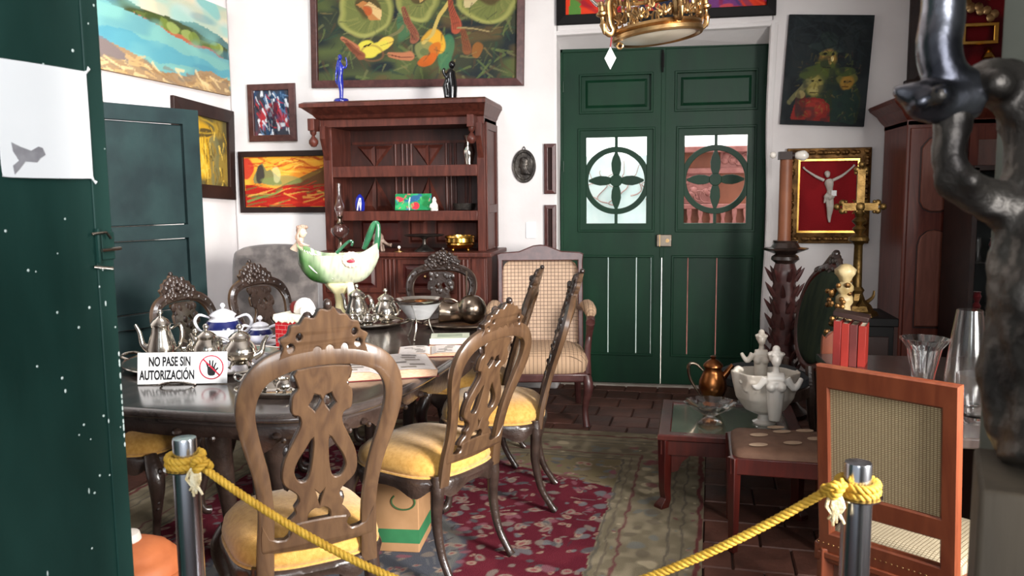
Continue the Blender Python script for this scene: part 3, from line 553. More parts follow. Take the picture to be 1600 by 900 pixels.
# ================================================================ CABINET
def cabinet():
    t = thing('hutch_cabinet', 'tall dark wooden hutch with open shelves and overhanging cornice', 'cabinet', (-1.84, 5.85, 0))
    # base
    MB().box(-2.44, -1.21, 5.58, 6.10, .06, 1.06).box(-2.46, -1.19, 5.56, 6.11, 0, .08).build('base_carcass', cabw, t, bevel=.004)
    MB().box(-2.48, -1.17, 5.53, 6.11, 1.06, 1.092).build('countertop', cabw, t, bevel=.006)
    MWf = lambda y: Matrix(((1, 0, 0, 0), (0, 0, -1, y), (0, 1, 0, 0), (0, 0, 0, 1)))
    def rpanel(mb, x0, x1, z0, z1, y, fr=.035, h=.016):
        V = [(x0, z0, .002), (x1, z0, .002), (x1, z1, .002), (x0, z1, .002), (x0+fr*.4, z0+fr*.4, .002), (x1-fr*.4, z0+fr*.4, .002), (x1-fr*.4, z1-fr*.4, .002), (x0+fr*.4, z1-fr*.4, .002),
             (x0+fr, z0+fr, h), (x1-fr, z0+fr, h), (x1-fr, z1-fr, h), (x0+fr, z1-fr, h)]
        mb.add(V, [(8, 9, 10, 11)]+[(o_+k, o_+(k+1) % 4, o_+4+(k+1) % 4, o_+4+k) for o_ in (0, 4) for k in range(4)], MWf(y))
    for (x0, x1) in ((-2.40, -1.98), (-1.86, -1.44)):
        d = MB().plate([rect(x0, x1, .80, 1.04), rect(x0+.04, x1-.04, .835, 1.005)], .02, MWf(5.575), bev=.002).build('drawer', cabw, t, ang=25)
        m = MB(); rpanel(m, x0+.04, x1-.04, .835, 1.005, 5.578); m.build('raised_panel', redw, d, ang=15)
        MB().ball((.5*(x0+x1), 5.545, .92), .014, 10).build('knob', brass, d)
        d = MB().plate([rect(x0, x1, .12, .76), rect(x0+.05, x1-.05, .17, .71)], .02, MWf(5.575), bev=.002).build('door', cabw, t, ang=25)
        m = MB(); rpanel(m, x0+.05, x1-.05, .17, .71, 5.578, .06); m.build('raised_panel', cab_shaded, d, ang=15)
    m = MB()
    for x in (-1.95, -1.92, -1.89, -1.41, -1.38, -1.35): m.tube([(x, 5.578, .1), (x, 5.578, 1.04)], .012, 8)
    m.build('reeding', cabw, t)
    MB().box(-1.32, -1.22, 5.565, 5.58, .08, 1.05).build('corner_stile', cabw, t, bevel=.004)
    # hutch
    MB().box(-2.45, -2.38, 5.70, 6.10, 1.092, 2.03).build('side_panel', cabw, t, bevel=.004)
    MB().box(-1.30, -1.24, 5.70, 6.10, 1.092, 2.03).build('side_panel', cabw, t, bevel=.004)
    sp = MB().box(-1.24, -1.228, 5.71, 5.76, 1.1, 2.0).box(-1.24, -1.228, 6.04, 6.09, 1.1, 2.0).box(-1.24, -1.228, 5.76, 6.04, 1.95, 2.0).box(-1.24, -1.228, 5.76, 6.04, 1.36, 1.42).build('side_frame', cabw, t, bevel=.003)
    MB().box(-2.38, -1.30, 6.07, 6.10, 1.092, 2.03).build('back_board', cab_shaded, t)
    MB().box(-2.38, -1.30, 5.705, 6.07, 1.66, 1.70).box(-2.38, -1.30, 5.70, 5.72, 1.625, 1.705).build('shelf', cabw, t, bevel=.004)
    MB().box(-2.38, -1.30, 5.705, 6.07, 1.335, 1.375).box(-2.38, -1.30, 5.70, 5.72, 1.31, 1.38).build('shelf', cabw, t, bevel=.004)
    # back panelling: reeded strips and faceted triangles
    for (z0, z1) in ((1.375, 1.66), (1.70, 1.90)):
        m = MB()
        for x in (-2.02, -1.965, -1.93, -1.895, -1.62, -1.585, -1.55, -1.47, -1.44): m.tube([(x, 6.068, z0), (x, 6.068, z1)], .011, 8)
        m.box(-2.36, -1.32, 6.055, 6.07, z1-.02, z1); m.build('reeding', cabw, t)
        for (x0, x1) in ((-2.33, -2.04), (-1.88, -1.64)):
            xm = (x0+x1)/2; h = .022; up_ = z0 < 1.5
            for q in ((x0, xm, 0), (xm, x1, 1)):
                a, b = q[0], q[1]; pk = (b, z1-.03) if (q[2] == 0) == up_ else (a, z1-.03)
                tri = [(a, z0), (b, z0), pk] if up_ else [(a, z1-.03), (b, z1-.03), (b if q[2] == 0 else a, z0)]
                cx_ = sum(p[0] for p in tri)/3; cz_ = sum(p[1] for p in tri)/3; M_ = MWf(6.07); mm = MB()
                V = [(p[0], p[1], 0) for p in tri]+[(cx_+(p[0]-cx_)*.55, cz_+(p[1]-cz_)*.55, h) for p in tri]
                mm.add(V, [(3, 4, 5)]+[(k, (k+1) % 3, 3+(k+1) % 3, 3+k) for k in range(3)], M_); mm.build('facet_panel', cabw, t, ang=10)
    for (x0, x1) in ((-2.32, -1.98), (-1.93, -1.78), (-1.72, -1.36)):
        m = MB(); rpanel(m, x0, x1, 1.12, 1.31, 6.07, .03, .02); m.build('raised_panel', redw if x0 < -2 else cabw, t, ang=15)
    # cornice
    c = MB(); prof = [(0, 1.985), (0, 2.035), (.03, 2.045), (.05, 2.065), (.13, 2.11), (.15, 2.115), (.15, 2.14), (.11, 2.155)]
    ring = lambda q, z: [(-2.45-q*.62, 6.11, z), (-2.45-q*.62, 5.67-q, z), (-1.24+q*.3, 5.67-q, z), (-1.24+q*.3, 6.11, z)]
    V = []; F = []
    for q, z in prof: V += ring(q, z)
    for i in range(len(prof)-1):
        for k in range(4): F.append((i*4+k, i*4+(k+1) % 4, (i+1)*4+(k+1) % 4, (i+1)*4+k))
    F.append((28, 29, 30, 31)); F.append((3, 2, 1, 0)); c.add(V, F); c.build('cornice', cabw, t, ang=15)
    for x in (-2.47, -1.31):
        b = MB().box(x-.025, x+.025, 5.55, 5.66, 1.955, 2.04).build('pendant_block', cabw, t, bevel=.004)
        MB().lathe([(.001, -.115), (.018, -.11), (.033, -.088), (.033, -.068), (.018, -.048), (.01, -.035), (.022, -.02), (.024, 0)], (x, 5.59, 1.955), 16).build('pendant', cabw, b)
    for x in (-2.415, -1.27):
        MB().add([(x-.02, 5.70, 1.75), (x+.02, 5.70, 1.75), (x-.02, 5.62, 1.90), (x+.02, 5.62, 1.90), (x-.02, 5.62, 1.99), (x+.02, 5.62, 1.99), (x-.02, 5.70, 1.99), (x+.02, 5.70, 1.99), (x-.02, 5.67, 1.80), (x+.02, 5.67, 1.80)],
                 [(0, 1, 9, 8), (8, 9, 3, 2), (2, 3, 5, 4), (4, 5, 7, 6), (6, 7, 1, 0), (0, 8, 2, 4, 6), (1, 7, 5, 3, 9)]).build('bracket', cabw, t, ang=20)
cabinet()
# ================================================================ RUG
def rug():
    x0, x1, y0, y1 = -1.42, 1.42, -1.45, 1.45; c, s_ = math.cos(R(-3.3)), math.sin(R(-3.3))
    ctr = Vector((.265-1.42*c+(-1.42)*0, 4.97-1.45, .004)); ctr = Vector((-1.232, 3.62, .0))
    M = Matrix.Translation((ctr.x, ctr.y, .010)) @ Matrix.Rotation(R(-3.3), 4, 'Z')
    P = Paint(x0, x1, y1, y0, 430, 400, '6f6452', 11)      # y down = near side
    P.noise('857962', (40, 40), .4, .8, .5).noise('5a5649', (60, 60), .55, .8, .5)
    P.warp(.012, (60, 60))
    fx0, fx1, fy0, fy1 = -.97, .97, -1.0, .92
    P.poly([(fx0, fy0), (fx1, fy0), (fx1, fy1-.45), (fx1-.62, fy1-.18), (fx1-.95, fy1), (fx0, fy1)], '571b27')
    P.noise('66242f', (30, 30), .5, .7, .6)
    # put back the border over the noise
    m = ((abs(P.X) > fx1) | (P.Y < fy0) | (P.Y > fy1)).astype(float); P.put(m, '6b6250'); P.put(m*np.clip(vnoise((400, 430), (70, 70), P.rng)*2-.7, 0, 1), '857a66', .8)
    sp = (((P.X-(fx1-.62))/.62+(P.Y-(fy1-.45))/.30 > 1.05) & (P.X < fx1) & (P.Y < fy1)).astype(float); P.put(sp, '6f634c'); P.put(sp*np.clip(vnoise((400, 430), (50, 50), P.rng)*2-.8, 0, 1), '6b6147', .7)
    P.ell(-.05, -.55, .52, .62, '4c4e56', 1, 0, .03).ell(-.05, -.55, .50, .60, '74726c', .6, 0, .03, ring=.1)
    rg = P.rng
    for k in range(1000):
        x, y = rg.uniform(fx0, fx1), rg.uniform(fy0, fy1); a = rg.uniform(0, 180); r_ = rg.uniform(.012, .036)
        cc = ['8a7a6e', '776c64', '666769', '978573', '505153', '7c4d56'][k % 6]
        P.ell(x, y, r_, r_*.62, cc, .85, a, .25)
        if k % 3 == 0: P.ell(x, y, r_*.5, r_*.3, '7d2536', .7, a, .3)
    for k in range(260):
        x, y = rg.uniform(fx0, fx1), rg.uniform(fy0, fy1); a = rg.uniform(0, 6.3); P.seg(x, y, x+.05*math.cos(a), y+.05*math.sin(a), .004, .003, ['a08f80', '6c6c6c', '3f2a30'][k % 3], .7)
    for d, wdt, cc in ((.012, .006, '4d4a44'), (.05, .004, '574f45'), (.10, .006, '5b2b33'), (.30, .005, '4f4a42'), (.36, .005, '4f4a42'), (.43, .010, '5a1a26')):
        r1 = np.maximum(np.abs(P.X)-fx1, np.maximum(fy0-P.Y, P.Y-fy1)); P.put(np.clip((wdt-np.abs(r1-d))/.004+.5, 0, 1), cc, .8)
    for k in range(330):
        d = rg.choice([.075, .2, .2, .2, .33, .395]); sd = k % 3; u = rg.uniform(-1.4, 1.4); r_ = .011 if d != .2 else rg.uniform(.02, .045)
        x, y = (fx1+d, u) if sd == 0 else ((u, fy1+d) if sd == 1 else (u, fy0-d) )
        if d == .2: x += rg.uniform(-.06, .06)*(sd == 0); y += rg.uniform(-.06, .06)*(sd > 0)
        P.ell(x, y, r_, r_*.7, ['5d5548', '6f3b42', 'a99c82', '636664'][k % 4], .7, rg.uniform(0, 180), .3)
    o = P.mesh('patterned_rug', wool, Matrix(), x1-x0, y1-y0, None)
    md = o.modifiers.new('s', 'SOLIDIFY'); md.thickness = .009; md.offset = -1
    o.matrix_world = M; WM[o] = M; tag(o, 'worn red and beige floral carpet under the dining table', 'rug')
rug()
# ================================================================ DINING TABLE
TM = Matrix.Translation((-1.575, 3.66, .006)) @ Matrix.Rotation(R(-3.6), 4, 'Z')
def sup(a, b, n, k=96, e=1):
    return [(a*abs(math.cos(t))**(2/n)*math.copysign(1, math.cos(t)), b*abs(math.sin(t))**(2/n)*math.copysign(1, math.sin(t))) for t in [2*math.pi*i/k for i in range(k)]]
def dtable():
    t = thing('dining_table', 'long dark polished dining table with carved wavy apron', 'table', M=TM)
    prof = [(-.03, .720), (-.012, .722), (-.012, .732), (.006, .738), (.012, .748), (.008, .758), (-.006, .766), (-.02, .768)]
    m = MB(); k = 96; V = []; F = []
    for q, z in prof: V += [(x, y, z) for x, y in sup(.675+q, 1.19+q, 4.2, k)]
    for i in range(len(prof)-1):
        for j in range(k): F.append((i*k+j, i*k+(j+1) % k, (i+1)*k+(j+1) % k, (i+1)*k+j))
    F.append(tuple(range((len(prof)-1)*k, len(prof)*k))); F.append(tuple(range(k))[::-1])
    m.add(V, F, TM).build('tabletop', tablew, t, ang=60)
    m = MB(); V = []; F = []; o_, i_ = sup(.635, 1.15, 4.2, 160), sup(.61, 1.125, 4.2, 160); n = 160
    for j in range(n):
        zz = .655-.022*math.cos(j/160*2*math.pi*14)-.012*math.cos(j/160*2*math.pi*28)
        for q, z in ((o_[j], .72), ((o_[j][0]*1.01, o_[j][1]*1.006), .69), (o_[j], zz), (i_[j], zz), (i_[j], .72)): V.append((*q, z))
    for j in range(n):
        a, b = j*5, ((j+1) % n)*5
        for q in range(4): F.append((a+q, b+q, b+q+1, a+q+1))
    m.add(V, F, TM).build('apron', chaird, t, ang=50)
    m = MB(); rg = np.random.default_rng(8)
    for j in range(0, n, 4):
        x, y = o_[j]; m.ball((x*1.012, y*1.008, .685), .017, 8, (1, 1, .8), M=TM)
        m.ball((o_[j+1][0]*1.012, o_[j+1][1]*1.008, .668), .011, 6, M=TM)
    m.build('carving', chaird, t)['kind'] = 'stuff'
    for sx in (-1, 1):
        for sy in (-1, 1):
            x, y = .12*sx, .70*sy
            MB().tube([(x, y, .72), (x*1.06, y*1.03, .62), (x*1.1, y*1.05, .52), (x*1.02, y*1.01, .3), (x*.98, y*.99, .12), (x*1.05, y*1.03, .04), (x*1.1, y*1.05, .02)], [.045, .062, .055, .036, .028, .032, .03], 12, smooth=4, M=TM).build('leg', chaird, t)
dtable()
# ================================================================ DINING CHAIR (faces local +y)
def lean(z): return -.02-.19*max(0, (z-.42)/.66)**1.2
def dining_chair():
    t = thing('dining_chair', '', 'chair', (0, 0, 0))
    # seat cushion
    def outline(k, q=0):
        out = []
        for i in range(k):
            a = 2*math.pi*i/k; c, s_ = math.cos(a), math.sin(a); n = 3.2
            x = abs(c)**(2/n)*math.copysign(1, c); y = abs(s_)**(2/n)*math.copysign(1, s_)
            wd = .215+.035*(y+1)/2+.008*math.cos(3*a+1.57); out.append((x*(wd+q), .205+y*(.235+q)))
        return out
    k = 48; V = []; F = []; prof = [(-.012, .425), (.006, .435), (.012, .455), (.004, .482), (-.025, .508), (-.07, .523), (-.12, .530), (-.17, .533)]
    for q, z in prof:
        for (x, y) in outline(k, q): V.append((x, y, z))
    for i in range(len(prof)-1):
        for j in range(k): F.append((i*k+j, i*k+(j+1) % k, (i+1)*k+(j+1) % k, (i+1)*k+j))
    V.append((0, .205, .535)); b = (len(prof)-1)*k
    for j in range(k): F.append((b+j, b+(j+1) % k, len(V)-1))
    s_ = MB().add(V, F); seat = s_.build('seat_cushion', velvet, t, ang=80)
    o1 = outline(64, .008); MB().tube([(x, y, .432) for x, y in o1]+[(*o1[0], .432)], .006, 6).build('piping', velvet, seat)
    # serpentine seat rail
    m = MB(); V = []; F = []; n = 96; oo, ii = outline(n, .012), outline(n, -.03)
    for j in range(n):
        zz = .365+.018*math.cos(2*math.pi*j/n*8)
        for q, z in ((oo[j], .428), ((oo[j][0]*1.03, oo[j][1]+.012*(1 if oo[j][1] > .2 else -1)), .41), ((oo[j][0]*1.0, oo[j][1]), zz+.012), (oo[j], zz), (ii[j], zz), (ii[j], .428)): V.append((*q, z))
    for j in range(n):
        a, b = j*6, ((j+1) % n)*6
        for q in range(6): F.append((a+q, b+q, b+(q+1) % 6, a+(q+1) % 6))
    m.add(V, F).build('seat_rail', chaird, t, ang=60)
    for sx in (-1, 1):
        l = MB().tube([(.205*sx, .40, .43), (.222*sx, .425, .37), (.232*sx, .44, .31), (.215*sx, .425, .2), (.198*sx, .405, .09), (.205*sx, .415, .03), (.225*sx, .44, .018)], [.028, .036, .034, .022, .016, .02, .022], 10, smooth=4)
        leg = l.build('front_leg', chaird, t)
        m = MB()
        for q in range(7): m.ball((.232*sx+.004, .462-.003*q, .37-.028*q), .014-.0012*q, 7)
        m.build('carving', chaird, leg)['kind'] = 'stuff'
        l = MB().tube([(.175*sx, .0, .44), (.18*sx, -.005, .36), (.182*sx, -.0, .25), (.182*sx, -.025, .12), (.186*sx, -.075, .03), (.188*sx, -.095, .006)], [.026, .027, .021, .017, .016, .018], 10, smooth=4)
        l.build('rear_leg', chaird, t)
    # balloon hoop
    H = [(.165, .40), (.162, .50), (.160, .60), (.175, .70), (.204, .79), (.220, .865), (.208, .925), (.168, .968), (.10, .992), (.03, 1.0)]
    H = H+[(-x, z) for x, z in H[::-1]]; W_ = [.026, .025, .023, .023, .025, .027, .028, .028, .028, .028]; W_ = W_+W_[::-1]
    P = [(x, lean(z), z) for x, z in H]; m = MB(); Q = catmull([Vector((*p, q)) for p, q in zip(P, W_)], 4, False)
    V = []; F = []
    for i, q in enumerate(Q):
        p = Vector(q[:3]); tg = Vector(Q[min(i+1, len(Q)-1)][:3])-Vector(Q[max(i-1, 0)][:3]); tg.normalize(); nm = Vector((0, -1, 0)); nm = (nm-tg*nm.dot(tg)).normalized(); sd = tg.cross(nm); r_ = q[3]
        for (a, b) in ((-1, .45), (-.8, .62), (.8, .62), (1, .45), (1, -.35), (.6, -.62), (-.6, -.62), (-1, -.35)): V.append(p+sd*a*r_+nm*b*r_*.85)
    for i in range(len(Q)-1):
        for k_ in range(8): F.append((i*8+k_, i*8+(k_+1) % 8, (i+1)*8+(k_+1) % 8, (i+1)*8+k_))
    F.append(tuple(range(8))[::-1]); F.append(tuple((len(Q)-1)*8+q for q in range(8)))
    m.add(V, F).build('back_hoop', chairw, t, ang=50)
    XZ = lambda off=0: (lambda v: (v[0], lean(v[1])-v[2]+off, v[1]))
    S_ = .00072
    def cc(L): return [((x-437)*S_, .548+(815-y)*S_) for x, y in L]
    half = [(330, 238), (337, 300), (316, 325), (311, 360), (316, 392), (345, 405), (350, 438), (322, 490), (290, 548), (277, 605), (288, 650), (338, 690), (350, 718), (332, 742), (336, 765), (306, 792), (318, 822)]
    out = [(437-(437-x), y) for x, y in half]+[(437+(437-x), y) for x, y in half[::-1]]
    tear = [(403, 488), (372, 525), (342, 565), (328, 605), (345, 640), (375, 645), (392, 620), (402, 560)]
    dia = [(380, 367), (395, 345), (402, 328), (425, 335), (434, 352), (424, 372), (407, 391)]
    mir = lambda L: [(874-x, y) for x, y in L]
    low = [(398, 812), (388, 785), (400, 765), (437, 752), (474, 765), (486, 785), (474, 812)]
    mid = [(420, 690), (437, 705), (454, 690), (444, 722), (437, 745), (430, 722)]
    sp = MB().plate([catmull([(*p, 0) for p in cc(out)], 3), catmull([(*p, 0) for p in cc(tear)], 3), catmull([(*p, 0) for p in cc(mir(tear))], 3), cc(dia), cc(mir(dia)), catmull([(*p, 0) for p in cc(low)], 2), cc(mid)], .02, fn=XZ(), bev=.003)
    splat = sp.build('splat', chairw, t, ang=35)
    MB().plate([catmull([(x, z, 0) for x, z in ((-.175, .575), (-.150, .53), (-.105, .518), (-.088, .535), (-.086, .556), (0, .560), (.086, .556), (.088, .535), (.105, .518), (.150, .53), (.175, .575), (.178, .50), (.16, .488), (.08, .482), (0, .478), (-.08, .482), (-.16, .488), (-.178, .50))], 2)], .03, fn=XZ(), bev=.004).build('cross_rail', chairw, t, ang=40)
    cr = [(-.135, .975), (-.128, 1.0), (-.118, 1.022), (-.128, 1.04), (-.105, 1.052), (-.098, 1.072), (-.075, 1.075), (-.060, 1.092), (-.035, 1.088), (-.018, 1.108), (.006, 1.104), (.02, 1.112), (.036, 1.095), (.058, 1.092), (.072, 1.078), (.095, 1.072), (.104, 1.052), (.126, 1.04), (.118, 1.02), (.128, 1.0), (.135, .975), (0, .985)]
    holes = [circ(x, z, r_, 12) for x, z, r_ in ((-.098, 1.02, .011), (.098, 1.02, .011), (-.075, 1.045, .009), (.085, 1.048, .009), (-.022, 1.008, .010), (.014, 1.010, .010), (.058, 1.012, .009))]
    crest = MB().plate([catmull([(x, z, 0) for x, z in cr], 3)]+holes, .024, fn=XZ(), bev=.003).build('crest', chairw, t, ang=40)
    rg = np.random.default_rng(2); m = MB()
    for q in range(46):
        a = rg.uniform(0, math.pi); r_ = rg.uniform(.2, 1)**.6; x = .118*r_*math.cos(a); z = .99+.105*r_*math.sin(a)
        m.ball((x, lean(z)+.016+.008*(1-r_), z), .011+rg.random()*.009, 8, (1, .9, 1))
    for q in range(5):
        a = q*1.256; m.ball((.02*math.cos(a), lean(1.04)+.032, 1.04+.02*math.sin(a)), .014, 8)
    m.ball((.004, lean(1.12), 1.118), .013, 8)
    m.build('carved_flowers', chaird, crest)['kind'] = 'stuff'
    m = MB()
    for q in range(30):
        z = rg.uniform(.60, .95); wd = .08 if z > .85 else (.03 if z > .8 else .085); x = rg.uniform(-wd, wd)
        if .66 < z < .78 and .03 < abs(x) < .075: x = math.copysign(.095, x)
        m.ball((x, lean(z)+.014, z), .010+rg.random()*.008, 7, (1, .7, 1.4))
    m.build('carved_leaves', chaird, splat)['kind'] = 'stuff'
    m = MB()
    for i in range(10, len(Q)-10, 3):
        q = Q[i]; m.ball((q[0], q[1]+.02, q[2]), .012, 6, (1, .6, 1))
    m.build('hoop_beading', chaird, t)['kind'] = 'stuff'
    m = MB(); V = []; F = []
    for i, q in enumerate(Q):
        p = Vector(q[:3]); tg = Vector(Q[min(i+1, len(Q)-1)][:3])-Vector(Q[max(i-1, 0)][:3]); tg.normalize(); nm = Vector((0, 1, 0)); nm = (nm-tg*nm.dot(tg)).normalized(); sd = tg.cross(nm); r_ = q[3]
        for (a, b) in ((-.96, .38), (-.5, .95), (0, .78), (.5, .95), (.96, .38)): V.append(p+sd*a*r_+nm*b*r_*.85)
    for i in range(len(Q)-1):
        for k_ in range(4): F.append((i*5+k_, i*5+k_+1, (i+1)*5+k_+1, (i+1)*5+k_))
        F.append((i*5+4, i*5, (i+1)*5, (i+1)*5+4))
    m.add(V, F).build('carved_hoop_face', chaird, t, ang=50)
    MB().plate([catmull([(*p, 0) for p in cc(out)], 3), catmull([(*p, 0) for p in cc(tear)], 3), catmull([(*p, 0) for p in cc(mir(tear))], 3), cc(dia), cc(mir(dia)), catmull([(*p, 0) for p in cc(low)], 2), cc(mid)], .008, fn=XZ(.0135)).build('carved_face', chaird, splat, ang=35)
    MB().plate([catmull([(x, z, 0) for x, z in cr], 3)]+holes, .008, fn=XZ(.015)).build('carved_face', chaird, crest, ang=40)
    return t
ch0 = dining_chair(); CG = 'carved dining chairs with golden seats'
place(ch0, (-1.045, 2.27, .01), 38, 1.0); ch0['label'] = 'nearest brown carved dining chair, seen from behind'; ch0['group'] = CG
dup(ch0, (-.76, 3.05, .01), 65, 'carved dining chair on right side nearest the camera', CG, s=.98)
dup(ch0, (-.60, 3.85, .01), 97, 'second carved dining chair along right side, its back edge on', CG, s=1.0)
dup(ch0, (-.87, 4.43, .01), 93, 'farthest carved dining chair on right side of table', CG, s=.97)
dup(ch0, (-1.47, 5.17, .01), 180, 'carved dining chair at far head of table before hutch', CG, s=1.0)
dup(ch0, (-2.50, 3.16, .01), -86, 'carved dining chair on left side nearest green door leaf', CG, s=.97)
dup(ch0, (-2.33, 3.86, .01), -98, 'dark carved chair behind teapots before dark teal door leaf', CG, s=.97)
dup(ch0, (-2.25, 4.50, .01), -108, 'dark carved chair before grey upholstered armchair', CG, s=.98)
def tall_back(o):
    """the nearest chair has a lower seat and a taller, slimmer back"""
    for c in [k for k in COL.objects if k.parent == o]:
        c.data = c.data.copy()
        for v in c.data.vertices:
            z = v.co.z; v.co.z = z*.87 if z < .45 else .3915+(z-.45)*1.2; v.co.x *= .97
        tall_back(c)
tall_back(ch0)
# ================================================================ UPHOLSTERED ARMCHAIRS
def armchair(name, label, loc, rz, back_m, seat_m, wood, wb_, hb, arms=True, crest=True, s=1):
    M = Matrix.Translation(loc) @ Matrix.Rotation(R(rz), 4, 'Z') @ Matrix.Scale(s, 4); t = thing(name, label, 'armchair', M=M)
    h = wb_/2; top = hb
    B = Matrix(((1, 0, 0, 0), (0, .17, -1, -.075), (0, 1, 0, 0), (0, 0, 0, 1)))       # back plane leaning backwards (local y = depth)
    B = Matrix.Translation((0, -.0, 0)) @ Matrix(((1, 0, 0, 0), (0, -.14, -1, .06), (0, 1, 0, 0), (0, 0, 0, 1)))
    if crest:
        o = [(-h, .34), (-h, top-.05), (-h-.006, top), (-h+.02, top+.012), (-h*.5, top+.02), (-.05, top+.06), (0, top+.066), (.05, top+.06), (h*.5, top+.02), (h-.02, top+.012), (h+.006, top), (h, top-.05), (h, .34)]
        i = rect(-h+.035, h-.035, .40, top-.045)
        fr = MB().plate([o, i], .045, M @ B, bev=.006).build('back_frame', wood, t, ang=30)
        m = MB()
        for q in (-1, 1):
            m.tube([(q*.02, top+.03, -.028), (q*.08, top+.02, -.03), (q*.12, top-.005, -.03), (q*.17, top-.0, -.03), (q*.2, top-.02, -.028)], [.01, .012, .014, .01, .006], 7, smooth=3, M=M @ B @ Matrix.Diagonal((1, 1, -1, 1)))
            m.ball((q*.11, top-.0, .028), .016, 8, M=M @ B)
        m.ball((0, top+.03, .025), .022, 8, (1, 1.3, .6), M=M @ B)
        m.build('carving', wood, fr)
        pd_ = sup(h-.03, (top-.045-.40)/2+.005, 8, 40); V = []; F = []; zc = (.40+top-.045)/2
        for sc2, dz in ((1, 0), (.98, .03), (.9, .045), (.5, .052), (0.001, .054)): V += [(x*sc2, zc+y*sc2, dz) for x, y in pd_]
        for a in range(4):
            for j in range(40): F.append((a*40+j, a*40+(j+1) % 40, (a+1)*40+(j+1) % 40, (a+1)*40+j))
        MB().add(V, F, M @ B @ Matrix.Diagonal((1, 1, 1, 1))).build('back_pad', back_m, t, ang=60)
    else:
        o = catmull([(x, y, 0) for x, y in ((-h, .3), (-h-.01, .7), (-h, top-.08), (-h+.05, top-.01), (-h*.5, top+.012), (0, top+.02), (h*.5, top+.012), (h-.05, top-.01), (h, top-.08), (h+.01, .7), (h, .3))], 4)
        MB().plate([o], .12, M @ B, bev=.03).build('back_pad', back_m, t, ang=70)
    V = []; F = []; pd_ = sup(1, 1, 5, 40)
    for q, z in ((-.02, .34), (0, .36), (.0, .42), (-.02, .46), (-.08, .485), (-.2, .495)):
        V += [(x*(.30+.02*y+q), .29+y*(.28+q), z) for x, y in pd_]
    for a in range(5):
        for j in range(40): F.append((a*40+j, a*40+(j+1) % 40, (a+1)*40+(j+1) % 40, (a+1)*40+j))
    F.append(tuple(range(200, 240))); MB().add(V, F, M).build('seat_pad', seat_m, t, ang=60)
    MB().box(-.30, .30, .01, .56, .29, .35, M).build('seat_rail', wood, t, bevel=.012)
    for sx in (-1, 1):
        MB().tube([(.29*sx, .54, .33), (.30*sx, .56, .25), (.28*sx, .54, .12), (.29*sx, .56, .0)], [.03, .032, .02, .024], 10, smooth=3, M=M).build('front_leg', wood, t)
        MB().tube([(.26*sx, .0, .36), (.26*sx, -.01, .2), (.27*sx, -.06, .0)], [.028, .024, .02], 8, smooth=3, M=M).build('rear_leg', wood, t)
        if arms:
            a = MB().tube([(.27*sx, -.02, .70), (.31*sx, .15, .71), (.325*sx, .36, .69), (.32*sx, .45, .66)], [.022, .024, .028, .03], 10, smooth=3, M=M).tube([(.32*sx, .44, .66), (.315*sx, .38, .56), (.30*sx, .44, .45), (.295*sx, .52, .33)], [.03, .022, .024, .028], 10, smooth=3, M=M).build('arm', wood, t)
            MB().tube([(.29*sx, .06, .725), (.315*sx, .2, .742), (.325*sx, .36, .725), (.325*sx, .42, .705)], [.02, .04, .042, .024], 12, smooth=3, M=M).build('arm_pad', seat_m, a)
    return t
pl_b = grid_mat('plaid_cloth_upright', 'c4a78e', '5f4a41', .026, .0022, ('X', 'Z')); pl_s = grid_mat('plaid_cloth_flat', 'b8987a', '5f4a3b', .026, .0020, ('X', 'Y'))
armchair('upholstered_armchair', 'tall plaid upholstered armchair with carved wooden crest by green door', (-.845, 5.65, 0), 189, pl_b, pl_s, maroon, .60, 1.07)
gf_ = mat('dark_grey_floral_velvet', '4e4846', '6f6763', 9, .8, sheen=.4, ramp=(.42, .58), bump=.2)
armchair('upholstered_armchair', 'dark grey floral upholstered chair in left back corner', (-2.66, 5.28, 0), 200, gf_, gf_, chaird, .56, 1.14, arms=False, crest=False)
card = mat('cardboard', '8f6b47', '9d7752', 10, .85)
t = thing('cardboard_box', 'brown cardboard box with green band on floor under chairs', 'box', M=Matrix.Translation((-1.11, 3.255, .010)) @ Matrix.Rotation(R(4), 4, 'Z')); M = WM[t]
MB().box(-.115, .115, -.115, .115, 0, .33, M).build('carton', card, t, bevel=.004)
MB().box(-.116, .116, -.116, .116, .04, .10, M).build('green_band', mat('green_print', '1f5a35', '28683f', 9, .8), t)
MB().tube([(.05+.05*math.cos(a), -.116, .22+.035*math.sin(a)) for a in np.linspace(2.4, 7.2, 20)], .004, 5, M=M).build('printed_mark', mat('green_ink', '2c4a26', '39592f', 9, .8), t)
MB().box(-.116, .116, -.03, .03, .329, .3315, M).build('tape', mat('packing_tape', 'b79a6d', None, 5, .3), t)
t = thing('clay_pot', 'orange clay pot with stepped domed lid at bottom left', 'pot', (-1.50, 2.02, 0)); clay = mat('orange_clay', 'b8683c', 'a0552f', 8, .6, bump=.2)
MB().lathe([(.08, 0), (.11, .03), (.15, .16), (.16, .28), (.15, .36), (.14, .385)], (-1.50, 2.02, 0), 36).build('body', clay, t)
MB().lathe([(.15, .38), (.165, .39), (.168, .41), (.15, .43), (.14, .432), (.138, .45), (.12, .475), (.112, .476), (.105, .49), (.06, .512), (.001, .52)], (-1.50, 2.02, 0), 40, wave=lambda a, i: .012*math.cos(16*a)).build('lid', clay, t, ang=60)
MB().lathe([(.03, .505), (.04, .52), (.035, .54), (.01, .55), (.001, .55)], (-1.51, 2.02, 0), 16).build('pale_knob', bisque, t)
